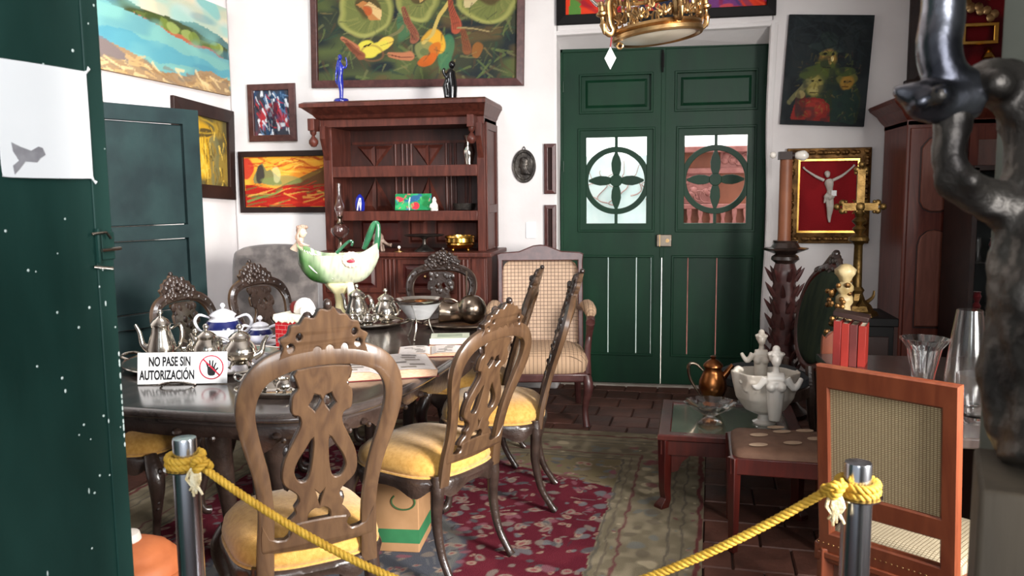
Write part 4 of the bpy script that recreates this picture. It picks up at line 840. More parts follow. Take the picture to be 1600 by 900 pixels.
# ================================================================ TABLEWARE (table top at z = .768)
TZ = .7745
def tray(name, label, loc, rz, a, b, m, handles=True, group=None):
    M = Matrix.Translation(loc) @ Matrix.Rotation(R(rz), 4, 'Z'); t = thing(name, label, 'tray', M=M, group=group)
    MB().lathe([(.001, .004), (.80, .004), (.86, .008), (.94, .018), (1.0, .022), (1.0, .017), (.93, .010), (.85, 0), (.001, 0)], n=48, M=M @ Matrix.Diagonal((a, b, 1, 1)), caps=False).build('plate', m, t, ang=60)
    MB().tube([(a*math.cos(q), b*math.sin(q), .021) for q in np.linspace(0, 6.283, 49)], .005, 6, M=M, cap=False).build('rim', m, t)
    if handles:
        for s_ in (-1, 1): MB().tube([(s_*a*.97, -.06, .02), (s_*(a+.03), -.05, .03), (s_*(a+.045), 0, .034), (s_*(a+.03), .05, .03), (s_*a*.97, .06, .02)], .006, 8, smooth=3, M=M).build('handle', m, t)
    return t
def pot(name, label, cat, loc, rz, r, h, m, group=None, spout=True, two=False, lid=True, tall=False, lidm=None, band=None, feet=False):
    """r body radius, h height to the rim"""
    M = Matrix.Translation(loc) @ Matrix.Rotation(R(rz), 4, 'Z'); t = thing(name, label, cat, M=M, group=group)
    b0 = .012 if feet else 0
    prof = [(.45*r, b0), (.5*r, b0+.004), (.42*r, b0+.06*h), (.75*r, b0+.16*h), (.97*r, .36*h+b0), (r, .5*h), (.93*r, .66*h), (.72*r, .82*h), (.6*r, .9*h), (.66*r, h)] if not tall else [(.6*r, b0), (.64*r, .004+b0), (.55*r, .05*h+b0), (.92*r, .2*h), (r, .36*h), (.86*r, .58*h), (.66*r, .8*h), (.62*r, .93*h), (.68*r, h)]
    body = MB().lathe(prof+[(prof[-1][0]*.9, h), (prof[-1][0]*.85, .9*h)], n=28, M=M, wave=(lambda a, i: .018*math.cos(8*a) if 2 < i < 8 else 0) if not band else None).build('body', m, t, ang=50)
    if band: MB().lathe([(r*1.003, .52*h), (r*.985, .62*h), (r*.80, .80*h), (r*.78, .80*h)], n=28, M=M, caps=False).build('blue_band', band, t)
    if lid:
        rl = prof[-1][0]
        lo = MB().lathe([(rl*1.04, h), (rl*1.02, h+.02*h), (rl*.75, h*1.12), (rl*.35, h*1.2), (rl*.12, h*1.23), (.001, h*1.24)], n=24, M=M).build('lid', lidm or m, t, ang=60)
        MB().lathe([(.004, 0), (.006, .006), (.013, .014), (.013, .02), (.007, .028), (.001, .03)], (0, 0, h*1.22), 12, M=M).build('knob', lidm or m, lo)
    if spout: MB().tube([(r*.8, 0, .35*h), (r*1.25, 0, .5*h), (r*1.4, 0, .8*h), (r*1.65, 0, 1.02*h)], [.3*r, .2*r, .14*r, .12*r], 10, smooth=4, M=M).build('spout', m, t)
    for s_ in ((-1, 1) if two else (-1,)):
        MB().tube([(s_*r*.7, 0, .88*h), (s_*r*1.25, 0, 1.0*h), (s_*r*1.5, 0, .75*h), (s_*r*1.25, 0, .42*h), (s_*r*.88, 0, .35*h)], [.005, .007, .008, .006, .005], 8, smooth=4, M=M).build('handle', m, t)
    if feet:
        for q in range(4):
            a = q*math.pi/2+.78; MB().tube([(.6*r*math.cos(a), .6*r*math.sin(a), .2*h), (.75*r*math.cos(a), .75*r*math.sin(a), .08*h), (.85*r*math.cos(a), .85*r*math.sin(a), .003)], [.008, .005, .008], 7, smooth=2, M=M).build('foot', m, t)
    return t
TG = 'silver tea things on the table'
tray('serving_tray', 'large round silver tray under teapots behind the sign', (-1.92, 3.21, TZ), 0, .38, .32, silver)
tz = TZ+.012
pot('coffee_pot', 'tallest silver pot with ball knob, behind left half of sign', 'teapot', (-2.13, 3.16, tz), 200, .062, .165, silver, TG, tall=True)
pot('teapot', 'round silver teapot with ball knob behind right half of sign', 'teapot', (-1.93, 3.18, tz), 160, .062, .115, silver, TG)
pot('teapot', 'silver teapot standing right of the sign at tray edge', 'teapot', (-1.74, 3.12, tz), 20, .068, .125, silver, TG, feet=True)
pot('sugar_bowl', 'small silver sugar bowl between coffee pot and round teapot', 'sugar bowl', (-2.03, 3.26, tz), 40, .045, .085, silver, TG, spout=False, two=True)
pot('creamer', 'small open silver creamer before the round teapot', 'jug', (-1.86, 3.03, tz), 200, .035, .06, silver, TG, lid=False)
bwv = mat('white_blue_porcelain', 'e7e6ea', 'd6d6e0', 5, .12, coat=.6)
pot('tureen', 'white porcelain tureen with cobalt band, behind silver teapots', 'tureen', (-2.16, 3.72, TZ+.001), 10, .095, .135, bwv, None, spout=False, two=True, band=cobalt)
pot('sugar_bowl', 'cobalt and white lidded porcelain sugar bowl beside tureen', 'sugar bowl', (-1.93, 3.66, TZ+.012), 10, .062, .085, bwv, None, spout=False, two=True, band=cobalt)
t = thing('saucer', 'dark rimmed round saucer under blue and white sugar bowl', 'saucer', (-1.93, 3.66, TZ)); MB().lathe([(.05, 0), (.10, .008), (.115, .011), (.10, .011), (.05, .006)], (-1.93, 3.66, TZ), 32).build('dish', bwv, t); MB().tube([(-1.93+.115*math.cos(a), 3.66+.115*math.sin(a), TZ+.011) for a in np.linspace(0, 6.283, 33)], .0025, 6, cap=False).build('rim', blackm, t)
tray('serving_tray', 'small oval silver tray of cups before front chair back', (-1.36, 2.76, TZ), 8, .19, .11, silver, False)
for k, (x, y, rz, lb, nm, h) in enumerate(((-1.47, 2.76, 30, 'footed silver sugar bowl with triangular lid on small oval tray', 'sugar_bowl', .06), (-1.36, 2.74, -20, 'footed silver cup seen left of chair splat', 'cup', .052), (-1.26, 2.79, 200, 'tall silver jug just left of chair splat', 'jug', .12), (-1.55, 2.83, 10, 'smallest footed silver cup at left end of oval tray', 'cup', .04))):
    pot(nm, lb, 'sugar bowl' if k == 0 else ('jug' if k == 2 else 'cup'), (x, y, TZ+.009), rz, .034, h, silver, TG, spout=False, lid=(k == 0), tall=(k == 2), feet=(k != 2))
tray('serving_tray', 'silver tray under tea set beside the porcelain boat', (-1.61, 4.30, TZ), 5, .20, .17, silver)
pot('teapot', 'left silver teapot of the set behind the porcelain boat', 'teapot', (-1.70, 4.36, tz), 160, .068, .15, silver, TG, tall=True)
pot('teapot', 'right silver teapot of the set beside glass bowl', 'teapot', (-1.52, 4.33, tz), 160, .068, .135, silver, TG)
pot('creamer', 'small silver creamer before the rear teapots', 'jug', (-1.58, 4.20, tz), 200, .036, .065, silver, TG, lid=False, feet=True)
pot('sugar_bowl', 'small silver lidded sugar bowl before the rear teapots', 'sugar bowl', (-1.67, 4.21, tz), 30, .036, .06, silver, TG, spout=False, two=True)
tray('serving_tray', 'tarnished oval silver tray under round jug at table end', (-1.085, 4.33, TZ), -4, .215, .17, dsilver)
t = thing('round_jug', 'tarnished round silver jug lying on tray at table end', 'jug', (-1.10, 4.34, TZ+.012))
MB().ball((-1.03, 4.34, TZ+.012+.082), .082, 22).tube([(-1.07, 4.34, TZ+.085), (-1.14, 4.34, TZ+.075), (-1.21, 4.33, TZ+.080)], [.062, .055, .068], 20, smooth=3).build('body', dsilver, t, remesh=.006)
MB().tube([(-1.20, 4.33, TZ+.12), (-1.19, 4.33, TZ+.15), (-1.14, 4.335, TZ+.15), (-1.11, 4.34, TZ+.135)], .006, 8, smooth=3).tube([(-1.07, 4.38, TZ+.1), (-1.07, 4.40, TZ+.3)], .005, 6).build('handle', dsilver, t)
# glass bowl on tripod
bc = (-1.205, 3.93); t = thing('footed_glass_bowl', 'conical glass bowl held in a silver tripod stand', 'bowl', (*bc, TZ))
MB().lathe([(.042, .105), (.05, .102), (.075, .135), (.115, .188), (.118, .19), (.112, .19), (.07, .14), (.045, .108)], (*bc, TZ), 40).build('glass_cone', mat('frosted_etched_glass', 'f2f2f2', 'ffffff', 9, .25, trans=.75), t, ang=60)
MB().lathe([(.108, .182), (.128, .196), (.130, .202), (.122, .203), (.104, .190)], (*bc, TZ), 40, caps=False).tube([(bc[0]+.05*math.cos(a), bc[1]+.05*math.sin(a), TZ+.103) for a in np.linspace(0, 6.283, 25)], .004, 6, cap=False).build('silver_rim', silver, t)
MB().lathe([(.001, .185), (.07, .186), (.09, .192), (.06, .190), (.001, .189)], (*bc, TZ), 30).ball((bc[0]+.01, bc[1], TZ+.192), .03, 10, (1.2, 1, .4)).build('silver_dish', copper, t)
for q in range(3):
    a = -1.6+q*2.094; c, s_ = math.cos(a), math.sin(a)
    MB().tube([(bc[0]+.115*c, bc[1]+.115*s_, TZ+.19), (bc[0]+.052*c, bc[1]+.052*s_, TZ+.11), (bc[0]+.06*c, bc[1]+.06*s_, TZ+.05), (bc[0]+.085*c, bc[1]+.085*s_, TZ+.004)], [.003, .004, .004, .005], 7, smooth=3).ball((bc[0]+.085*c, bc[1]+.085*s_, TZ+.006), .006, 8).build('leg', silver, t)
# books
def rbox(t, nm, m, M, x0, x1, y0, y1, z0, z1, **k): return MB().box(x0, x1, y0, y1, z0, z1, M).build(nm, m, t, **k)
pagem = mat('cream_pages', 'e6d9c2', 'cbb89b', 40, .8, stretch=(1, 1, 12)); pale = mat('pale_green_cover', 'cfd3c0', 'b5bda8', 6, .5)
redc = mat('red_cover', '6c1813', '5a120f', 6, .5); brownp = mat('brown_stained_page_edge', 'cba98e', 'b08a6c', 60, .8, stretch=(1, 1, 12))
def closed_book(label, loc, rz, w_, d_, h, cov, ins=.005, group=None):
    M = Matrix.Translation(loc) @ Matrix.Rotation(R(rz), 4, 'Z'); t = thing('book', label, 'book', M=M, group=group)
    rbox(t, 'pages', pagem, M, -w_/2+.003, w_/2-ins, -d_/2+ins, d_/2-ins, .003, h-.003)
    MB().box(-w_/2, w_/2, -d_/2, d_/2, 0, .003, M).box(-w_/2, w_/2, -d_/2, d_/2, h-.003, h, M).box(-w_/2, -w_/2+.004, -d_/2, d_/2, 0, h, M).build('cover', cov, t)
    return t
closed_book('red covered book beneath the pale book at table edge', (-.995, 3.79, TZ), 10, .22, .17, .016, redc)
b = closed_book('pale green hardback stacked on the red book', (-1.01, 3.79, TZ+.016), 14, .19, .15, .028, pale)
M = WM[b]; MB().box(-.06, .06, -.04, .05, .0281, .0286, M).build('cover_print', mat('grey_green_print', '8d9a86', 'aab39c', 20, .6), b)
def open_book(label, loc, rz, w_, d_, seed, h=.03):
    M = Matrix.Translation(loc) @ Matrix.Rotation(R(rz), 4, 'Z'); t = thing('open_book', label, 'book', M=M)
    for s_ in (-1, 1):
        pr_ = [(0, h*.55), (.08*w_, h*.95), (.25*w_, h), (.4*w_, h*.9), (.5*w_, h*.75), (.49*w_, .003), (0, .003)]; V = []; F = []
        for y in (-d_/2, d_/2): V += [(s_*x, y, z) for x, z in pr_]
        n = len(pr_); F = [(i, (i+1) % n, n+(i+1) % n, n+i) for i in range(n)]+[tuple(range(n)), tuple(range(n, 2*n))]
        MB().add(V, F, M).build('page_block', brownp, t, ang=40)
        P = Paint(0, 100, 0, 140, 50, 70, 'e6deda', seed+s_); P.warp(1, (8, 8)); rg = P.rng
        for q in range(6):
            x, y = rg.uniform(15, 60), 12+q*20; P.poly([(x, y), (x+28, y), (x+28, y+14), (x, y+14)], ['5c544e', '7a6f66', '8f857a'][q % 3], .85)
        for y in range(8, 135, 5): P.seg(8, y, rg.uniform(60, 92), y, .7, .7, '8b8178', .5)
        o = P.mesh('printed_page', canvas_m, M, 1, 1, t); me = o.data
        for v in me.vertices:
            u = v.co.x+.5; x = .01*w_+u*.48*w_; xs = [p[0] for p in pr_[:5]]; zs = [p[1] for p in pr_[:5]]; v.co = (s_*x, v.co.y*d_*.97, float(np.interp(x, xs, zs))+.001)
        if s_ < 0: me.flip_normals()
    MB().box(-w_/2-.005, w_/2+.005, -d_/2-.005, d_/2+.005, 0, .003, M).build('cover', redc, t)
    return t
open_book('large open illustrated book beside front chair back', (-1.16, 3.17, TZ), 24, .46, .34, 3, .035)
open_book('smaller open magazine at table edge beyond the large one', (-1.045, 3.575, TZ), 16, .29, .19, 6, .018)
# brick patterned gift box with figures
t = thing('chimney_box', 'red brick chimney ornament with snowy rim beside front chair', 'ornament', M=Matrix.Translation((-1.685, 3.56, TZ)) @ Matrix.Rotation(R(-12), 4, 'Z')); M = WM[t]
MB().box(-.082, .082, -.062, .062, 0, .165, M).build('mortar_body', mat('pink_mortar', 'd9a9a0', 'cf9a90', 20, .7), t)
bm0 = None; rb = mat('red_brick_paint', 'b3141f', 'a3101a', 12, .5)
for row in range(8):
    z = .004+row*.0205
    for side in range(2):
        L_ = .082 if side == 0 else .062; off = -.02 if row % 2 else 0; x = -L_+off
        while x < L_-.004:
            a, b2 = max(x, -L_)+.001, min(x+.038, L_)-.001
            if b2-a > .006:
                if side == 0: MB().box(a, b2, -.0635, -.0615, z, z+.018, M).build('brick', rb, t, sm=False)
                else: MB().box(.0815, .0835, a, b2, z, z+.018, M).build('brick', rb, t, sm=False)
            x += .04
m = MB(); rg = np.random.default_rng(3); snow = mat('cream_snow', 'e9e4c8', 'f2eede', 12, .6)
m.box(-.088, .088, -.068, .068, .160, .176, M)
for k in range(16):
    x = -.085+k*.0113; m.ball((x, -.064, .158-rg.random()*.012), .010, 7, (1, .7, 1.5), M=M)
    if k < 12: m.ball((.084, -.06+k*.0108, .158-rg.random()*.012), .010, 7, (.7, 1, 1.5), M=M)
m.build('snow_rim', snow, t, remesh=.004)
m = MB().tube([(.0, 0, .175), (.02, 0, .215), (.055, .0, .225), (.085, 0, .19)], [.02, .028, .026, .02], 10, smooth=3, M=M).ball((.06, -.03, .19), .022, 10, M=M).ball((.095, -.02, .185), .018, 10, M=M)
m.build('white_sack', mat('white_fur_trim', 'f2ece6', 'fff9f4', 20, .8), t, remesh=.005)
MB().ball((-.015, .01, .20), .03, 12, (1, 1, 1.1), M=M).build('red_hat', redc, t)
# acrylic sign
sa, sb = Vector((-2.0, 2.79, TZ)), Vector((-1.655, 2.865, TZ)); d = (sb-sa).normalized(); ang = math.atan2(d.y, d.x)
SM = Matrix.Translation((sa+sb)/2+Vector((0, 0, .004))) @ Matrix.Rotation(ang, 4, 'Z') @ Matrix(((1, 0, 0, 0), (0, 0, -1, 0), (0, 1, 0, 0), (0, 0, 0, 1))) @ Matrix.Rotation(R(-9), 4, 'X')
sg = thing('notice_sign', 'white NO PASE SIN AUTORIZACIÓN sign with crossed hand symbol', 'sign', M=SM)
MB().box(-.172, .172, 0, .122, -.003, 0, SM).build('board', mat('white_sign_board', 'f7f7f7', 'efefef', 4, .4), sg, bevel=.001)
ink = mat('black_sign_ink', '1a1a1d', None, 5, .6); rink = mat('red_sign_ink', 'b02038', None, 5, .6)
def ST(x, y): return SM @ Matrix.Translation((x, y, .0006))
MB().text('NO PASE SIN', .050, ST(-.048, .070), .0006, .0016, .56).build('lettering', ink, sg, ang=20)
MB().text('AUTORIZACIÓN', .050, ST(-.058, .018), .0006, .0016, .56).build('lettering', ink, sg, ang=20)
MB().plate([circ(.112, .062, .047, 48), circ(.112, .062, .0425, 48)], .0008, ST(0, 0)).build('prohibition_ring', rink, sg, ang=20)
hand = MB(); hx, hy = .112, .060
hand.plate([catmull([(hx-.012, hy-.028, 0), (hx+.012, hy-.028, 0), (hx+.014, hy-.005, 0), (hx+.010, hy+.004, 0), (hx-.013, hy+.004, 0), (hx-.015, hy-.005, 0)], 3)], .0006, ST(0, 0))
for (a, b, c, d2, w0) in ((-.012, 0, -.020, .022, .0032), (-.004, 0, -.007, .030, .0032), (.003, 0, .006, .029, .0032), (.009, 0, .018, .020, .003), (.011, -.014, .026, .000, .0036)):
    dx, dy = c-a, d2-b; l = math.hypot(dx, dy); nx, ny = -dy/l*w0, dx/l*w0
    hand.plate([[(hx+a+nx, hy+b+ny), (hx+a-nx, hy+b-ny), (hx+c-nx*.8, hy+d2-ny*.8), (hx+c+nx*.8, hy+d2+ny*.8)]], .0006, ST(0, 0))
hand.build('hand_symbol', ink, sg, ang=20)
MB().plate([[(.112-.031, .062+.035), (.112-.035, .062+.031), (.112+.031, .062-.035), (.112+.035, .062-.031)]], .0010, ST(0, 0)).build('red_slash', rink, sg, ang=20)
t = thing('sign_stand', 'small silver wire stand holding up the white sign', 'stand', M=Matrix.Translation(((sa+sb)/2)) @ Matrix.Rotation(ang, 4, 'Z')); M = WM[t]
MB().tube([(-.075, -.008, .004), (-.072, -.03, .010), (-.03, -.038, .018), (.02, -.036, .016), (.05, -.02, .005), (.052, -.006, .003)], .0045, 8, smooth=4, M=M).build('front_loop', silver, t)
MB().tube([(-.07, .0, .003), (-.06, .05, .003), (.04, .05, .003), (.05, 0, .003)], .003, 7, smooth=4, M=M).tube([(-.01, .05, .003), (-.01, .04, .08)], .003, 7, M=M).build('rear_leg', silver, t)
# porcelain boat
BX0 = Matrix.Translation((-1.87, 4.52, TZ)) @ Matrix.Rotation(R(9), 4, 'Z') @ Matrix.Scale(1.22, 4); BX = BX0 @ Matrix.Translation((0, 0, -.125))
t = thing('porcelain_boat', 'green and white porcelain boat centrepiece on cream pedestal', 'centrepiece', M=BX0)
def hull():
    V = []; F = []; nu, nv = 44, 15
    for sh in (0, 1):
        for i in range(nu+1):
            u = i/nu; q = 2*u-1; q = math.copysign(abs(q)**.85, q); x = .195*q; env = max(1-abs(q)**4, 0)**.5
            hw = .095*env+.006; top = .432+.062*abs(q)**2.4-.006*math.sin(9*u); bot = .293+(.10 if q < 0 else .125)*abs(q)**4
            for j in range(nv):
                a = math.pi*j/(nv-1); k = 1-.10*sh
                y = hw*k*math.cos(a); z = top-(top-bot-(.012 if sh else 0))*math.sin(a)**.8
                rip = .0035*math.sin(26*u+5*j/(nv-1)) if (sh == 0 and u < .5) else 0
                V.append((x*(1-.03*sh), y+(rip if y > 0 else -rip), z))
    n = nv; o2 = (nu+1)*nv
    for i in range(nu):
        for j in range(nv-1):
            a = i*n+j; F.append((a, a+1, a+n+1, a+n)); F.append((o2+a, o2+a+n, o2+a+n+1, o2+a+1))
        for j in (0, nv-1): a = i*n+j; F.append((a, a+n, o2+a+n, o2+a))
    for i in (0, nu):
        for j in range(nv-1): a = i*n+j; F.append((a, o2+a, o2+a+1, a+1))
    return MB().add(V, F)
def hcol(p):
    x, y, z = p; z += .125; u = (x+.195)/.39; g = max(0, 1-abs(u-.06)/.36)*(.75+.25*math.sin(z*60+x*30)); g += .9*max(0, 1-abs(u-.22)/.28)*max(0, (.40-z)/.08)
    g = min(max(g, 0), 1); a = np.array([.80, .83, .72])*(1-g)+np.array([.20, .40, .16])*g
    if u > .62 and u < .8: a = a*.9+np.array([.9, .7, .6])*.1
    a = a*(1-.12*(math.sin(x*140+z*90) > .75)); 
    def s2l(c): return c/12.92 if c <= .04045 else ((c+.055)/1.055)**2.4
    return tuple(s2l(c) for c in a)
m = hull(); m.v = [tuple(BX @ Vector(p)) for p in m.v]; m.build('boat_hull', glaze, t, col=hcol, ang=75)
fl_ = mat('pink_petal_glaze', 'e9c3b2', 'f0d6c8', 20, .3, coat=.3); m = MB()
for ring_, rr_ in ((14, .034), (10, .02)):
    for q in range(ring_):
        a = 2*math.pi*q/ring_; m.ball((.085+rr_*math.cos(a), -.100, .418+.8*rr_*math.sin(a)), .0125, 8, (1, .6, 1), M=BX)
f1 = m.build('rose_relief', fl_, t); MB().ball((.085, -.110, .412), .014, 10, (1.4, .5, .6), M=BX).build('rose_heart', mat('crimson_glaze', 'a83848', None, 5, .3), f1)
hair = mat('brown_streaked_glaze', '8a6a58', 'b59a86', 30, .35, coat=.3)
for q in range(6):
    MB().tube([(-.165+.012*q, -.03-.004*q, .462-.003*q), (-.14+.016*q, -.072-.002*q, .42), (-.10+.018*q, -.085, .37), (-.04+.014*q, -.066, .325)], [.003, .004, .004, .002], 6, smooth=4, M=BX).build('drapery_ridge', ceramic, t)
HX = BX @ Matrix.Translation((-.01, 0, -.045)); skin = mat('cream_face_glaze', 'd9c0a8', 'c9a98e', 14, .3, coat=.3)
hd = MB().ball((-.158, -.006, .588), .022, 14, (.9, .9, 1.2), M=HX).ball((-.140, -.010, .585), .006, 8, M=HX).tube([(-.19, 0, .50), (-.178, 0, .53), (-.164, -.002, .565)], [.034, .02, .012], 10, M=HX).build('figurehead', skin, t)
m = MB().ball((-.166, .004, .598), .024, 14, (1, 1.05, 1.05), M=HX)
for q in range(6): m.tube([(-.150+.002*q, -.010, .612), (-.168-.003*q, -.024, .600-.006*q), (-.176+.003*q, -.028, .56-.004*q), (-.168+.010*q, -.032, .525)], [.004, .006, .006, .003], 6, smooth=3, M=HX)
for q in range(5): m.ball((-.178+.010*q, -.006, .617-.002*abs(q-2)), .009, 8, M=HX)
m.build('hair', hair, hd)
gg = mat('deep_green_glaze', '1f5238', '34704a', 12, .15, coat=.5)
MB().tube([(.125, 0, .46), (.15, 0, .52), (.172, 0, .575), (.190, 0, .585), (.196, 0, .56), (.192, 0, .51), (.183, 0, .46)], [.011, .016, .013, .011, .012, .015, .014], 10, smooth=4, M=BX).build('curled_sternpost', gg, t)
MB().tube([(.0, -.03, .445), (.03, -.03, .475), (.06, -.02, .50), (.075, -.02, .495), (.07, -.02, .478)], [.009, .008, .007, .007, .005], 8, smooth=4, M=BX).build('curled_tendril', gg, t)
cream = mat('cream_glaze', 'e8ddae', 'd3c487', 9, .2, coat=.5)
MB().lathe([(.055, 0), (.06, .008), (.045, .015), (.022, .03), (.018, .08), (.024, .12), (.05, .15), (.062, .168), (.058, .178)], n=24, M=BX0 @ Matrix.Diagonal((1.1, 1, 1, 1)), wave=lambda a, i: .05*math.cos(6*a)).build('pedestal', cream, t, ang=60)
MB().tube([(.055, -.02, .185), (.06, -.03, .16), (.068, -.03, .09), (.07, -.035, .008)], [.012, .018, .021, .024], 10, smooth=3, M=BX0).build('front_support', ceramic, t)
# ================================================================ THINGS ON THE HUTCH
t = thing('blue_figurine', 'glossy cobalt blue figurine of standing woman on hutch top', 'figurine', (-2.262, 5.62, 2.155)); B0 = Matrix.Translation((-2.262, 5.62, 2.155))
MB().lathe([(.052, 0), (.054, .008), (.05, .018), (.04, .024)], n=24, M=B0).build('base', bluef, t)
m = MB().tube([(0, 0, .02), (.002, 0, .08), (-.004, 0, .14), (.0, 0, .19), (.002, 0, .235), (0, 0, .27)], [.014, .017, .024, .017, .022, .012], 10, smooth=3, M=B0).ball((0, 0, .31), .018, 10, (.9, 1, 1.25), M=B0).tube([(0, 0, .26), (0, 0, .30)], .008, 8, M=B0)
m.tube([(-.018, 0, .25), (-.034, 0, .20), (-.036, 0, .145), (-.022, 0, .12)], [.008, .007, .006, .006], 7, smooth=3, M=B0).tube([(.018, 0, .25), (.04, .0, .235), (.05, 0, .27), (.042, 0, .31)], [.008, .007, .006, .006], 7, smooth=3, M=B0).tube([(-.012, .012, .30), (-.03, .01, .24), (-.028, .01, .19)], [.012, .01, .005], 7, M=B0)
m.build('figure', bluef, t, remesh=.004)
B0 = Matrix.Translation((-1.50, 5.76, 2.155)); t = thing('black_figurine', 'glossy black seated figurine on right of hutch top', 'figurine', M=B0)
MB().box(-.055, .05, -.04, .04, 0, .02, B0).build('base', blackg, t, bevel=.005)
MB().tube([(.01, 0, .01), (.012, 0, .10), (.006, 0, .18), (.014, 0, .215)], [.036, .04, .034, .026], 12, smooth=3, M=B0).ball((.018, -.005, .25), .025, 12, (1, 1, 1.15), M=B0).tube([(-.02, -.02, .16), (-.04, -.03, .20), (-.03, -.03, .225)], [.012, .011, .010], 8, smooth=2, M=B0).tube([(-.02, -.03, .02), (-.028, -.03, .1), (-.012, -.02, .15)], [.016, .02, .02], 8, M=B0).build('figure', blackg, t, remesh=.005)
t = thing('silver_vase', 'embossed silver vase on the top shelf of hutch', 'vase', (-1.385, 5.82, 1.70))
MB().lathe([(.03, 0), (.034, .006), (.028, .02), (.040, .07), (.044, .10), (.034, .14), (.022, .165), (.022, .18), (.036, .215), (.033, .215), (.018, .18)], (-1.385, 5.82, 1.70), 24, wave=lambda a, i: .05*math.cos(7*a+i)).build('body', silver, t, ang=70)
lx, ly, lz = -2.30, 5.61, 1.092; t = thing('oil_lamp', 'glass oil lamp with tall chimney standing on the hutch counter', 'lamp', (lx, ly, lz))
MB().lathe([(.05, 0), (.052, .008), (.025, .02), (.012, .05), (.012, .08), (.02, .095)], (lx, ly, lz), 24).build('foot', dsilver, t)
MB().lathe([(.015, .095), (.05, .115), (.066, .145), (.062, .172), (.035, .195), (.024, .20)], (lx, ly, lz), 28).build('oil_font', glass, t)
MB().lathe([(.026, .20), (.028, .205), (.02, .215), (.014, .235), (.022, .25), (.022, .258)], (lx, ly, lz), 20).build('burner', dsilver, t)
MB().lathe([(.020, .258), (.024, .275), (.036, .31), (.036, .33), (.022, .37), (.015, .41), (.016, .49), (.0145, .49), (.0135, .41), (.0205, .37), (.0345, .33), (.0345, .31), (.0225, .275), (.0185, .258)], (lx, ly, lz), 24, caps=False).build('chimney', glass, t)
P = Paint(0, 60, 0, 26, 80, 36, '1f7a4a', 21); P.warp(1.5, (4, 6)); P.ell(8, 8, 6, 4, 'c23a45').ell(30, 8, 16, 5, '2d4f8a', .8, -20).ell(33, 20, 7, 6, 'c0323f').ell(10, 20, 8, 5, '35a060').seg(24, 5, 24, 26, .9, .7, 'e5e0dc').ell(50, 12, 8, 8, '1d6a38').noise('3aa864', (5, 7), .6, .8, .6).strokes(20, ['d85060', '3c5fa8', '63b86c'], 6, 1, a=.6)
picture('small green and red canvas leaning on middle hutch shelf', (-1.80, 5.80, 1.442), .275, .12, 0, .012, blackm, P, name='small_canvas', lean=-8)
B0 = Matrix.Translation((-1.635, 5.765, 1.375)); t = thing('white_figurine', 'small white seated figurine beside green canvas on shelf', 'figurine', M=B0)
MB().tube([(0, 0, .0), (0, 0, .03), (0, 0, .065)], [.028, .028, .018], 10, smooth=2, M=B0).ball((0, 0, .082), .017, 10, M=B0).ball((0, 0, .097), .009, 8, M=B0).tube([(-.02, -.01, .055), (-.026, -.02, .03), (-.005, -.028, .028)], .007, 7, smooth=2, M=B0).tube([(.02, -.01, .055), (.026, -.02, .03), (.005, -.028, .028)], .007, 7, smooth=2, M=B0).build('figure', ceramic, t, remesh=.004)
B0 = Matrix.Translation((-2.215, 5.80, 1.375)); t = thing('blue_glass_ornament', 'blue striped ornament on hutch shelf behind lamp chimney', 'ornament', M=B0)
MB().lathe([(.02, 0), (.03, .01), (.034, .06), (.026, .10), (.01, .125), (.001, .13)], n=18, M=B0, wave=lambda a, i: .1*math.cos(5*a)).build('body', bluef, t)
MB().tube([(-.01, -.032, .01), (0, -.036, .06), (.01, -.026, .1)], .005, 6, M=B0).tube([(.015, -.03, .01), (.02, -.032, .06), (.014, -.022, .1)], .003, 6, M=B0).build('white_stripe', ceramic, t)
B0 = Matrix.Translation((-1.43, 5.84, 1.375)); t = thing('dark_bowl', 'small dark grey metal bowl at right on middle hutch shelf', 'bowl', M=B0)
MB().lathe([(.05, 0), (.075, .01), (.085, .045), (.088, .055), (.082, .055), (.07, .015), (.001, .01)], n=28, M=B0).build('body', bronze, t)
B0 = Matrix.Translation((-1.685, 5.66, 1.092)); t = thing('cake_stand', 'dark footed cake stand on hutch counter', 'stand', M=B0)
MB().lathe([(.075, 0), (.07, .008), (.035, .03), (.014, .05), (.014, .085), (.03, .10)], n=28, M=B0).build('foot', bronze, t); MB().lathe([(.03, .10), (.13, .108), (.145, .118), (.14, .12), (.001, .112)], n=36, M=B0).build('plate', bronze, t)
B0 = Matrix.Translation((-1.425, 5.68, 1.092)); t = thing('gold_bowl', 'polished gold footed bowl with ribbed rim on hutch counter', 'bowl', M=B0)
MB().lathe([(.07, .022), (.09, .028), (.102, .05), (.098, .06), (.106, .068), (.104, .095), (.11, .10), (.106, .112), (.098, .112), (.092, .06), (.001, .03)], n=36, M=B0).build('body', goldm, t, ang=45)
for q in range(4): MB().ball((.075*math.cos(q*1.57-.5), .075*math.sin(q*1.57-.5), .012), .012, 10, M=B0).build('ball_foot', goldm, t)
B0 = Matrix.Translation((-2.02, 5.63, 1.092)); t = thing('turtle_figurine', 'brown long-legged turtle figurine on hutch counter', 'figurine', M=B0)
m = MB().ball((0, 0, .095), .05, 14, (.85, .6, .9), M=B0).tube([(.03, 0, .08), (.07, 0, .05), (.10, 0, .045)], [.016, .010, .016], 8, smooth=2, M=B0)
for x in (-.025, .025):
    for y in (-.018, .018): m.tube([(x, y, .07), (x*1.2, y*1.2, .03), (x*1.3, y*1.3, .0)], [.012, .009, .010], 7, M=B0)
m.build('body', mat('speckled_brown_stone', '6a564a', '8c776a', 30, .5), t, remesh=.004)
B0 = Matrix.Translation((-1.855, 5.60, 1.092)); t = thing('small_bell', 'tiny brass bell with white knob on hutch counter', 'bell', M=B0)
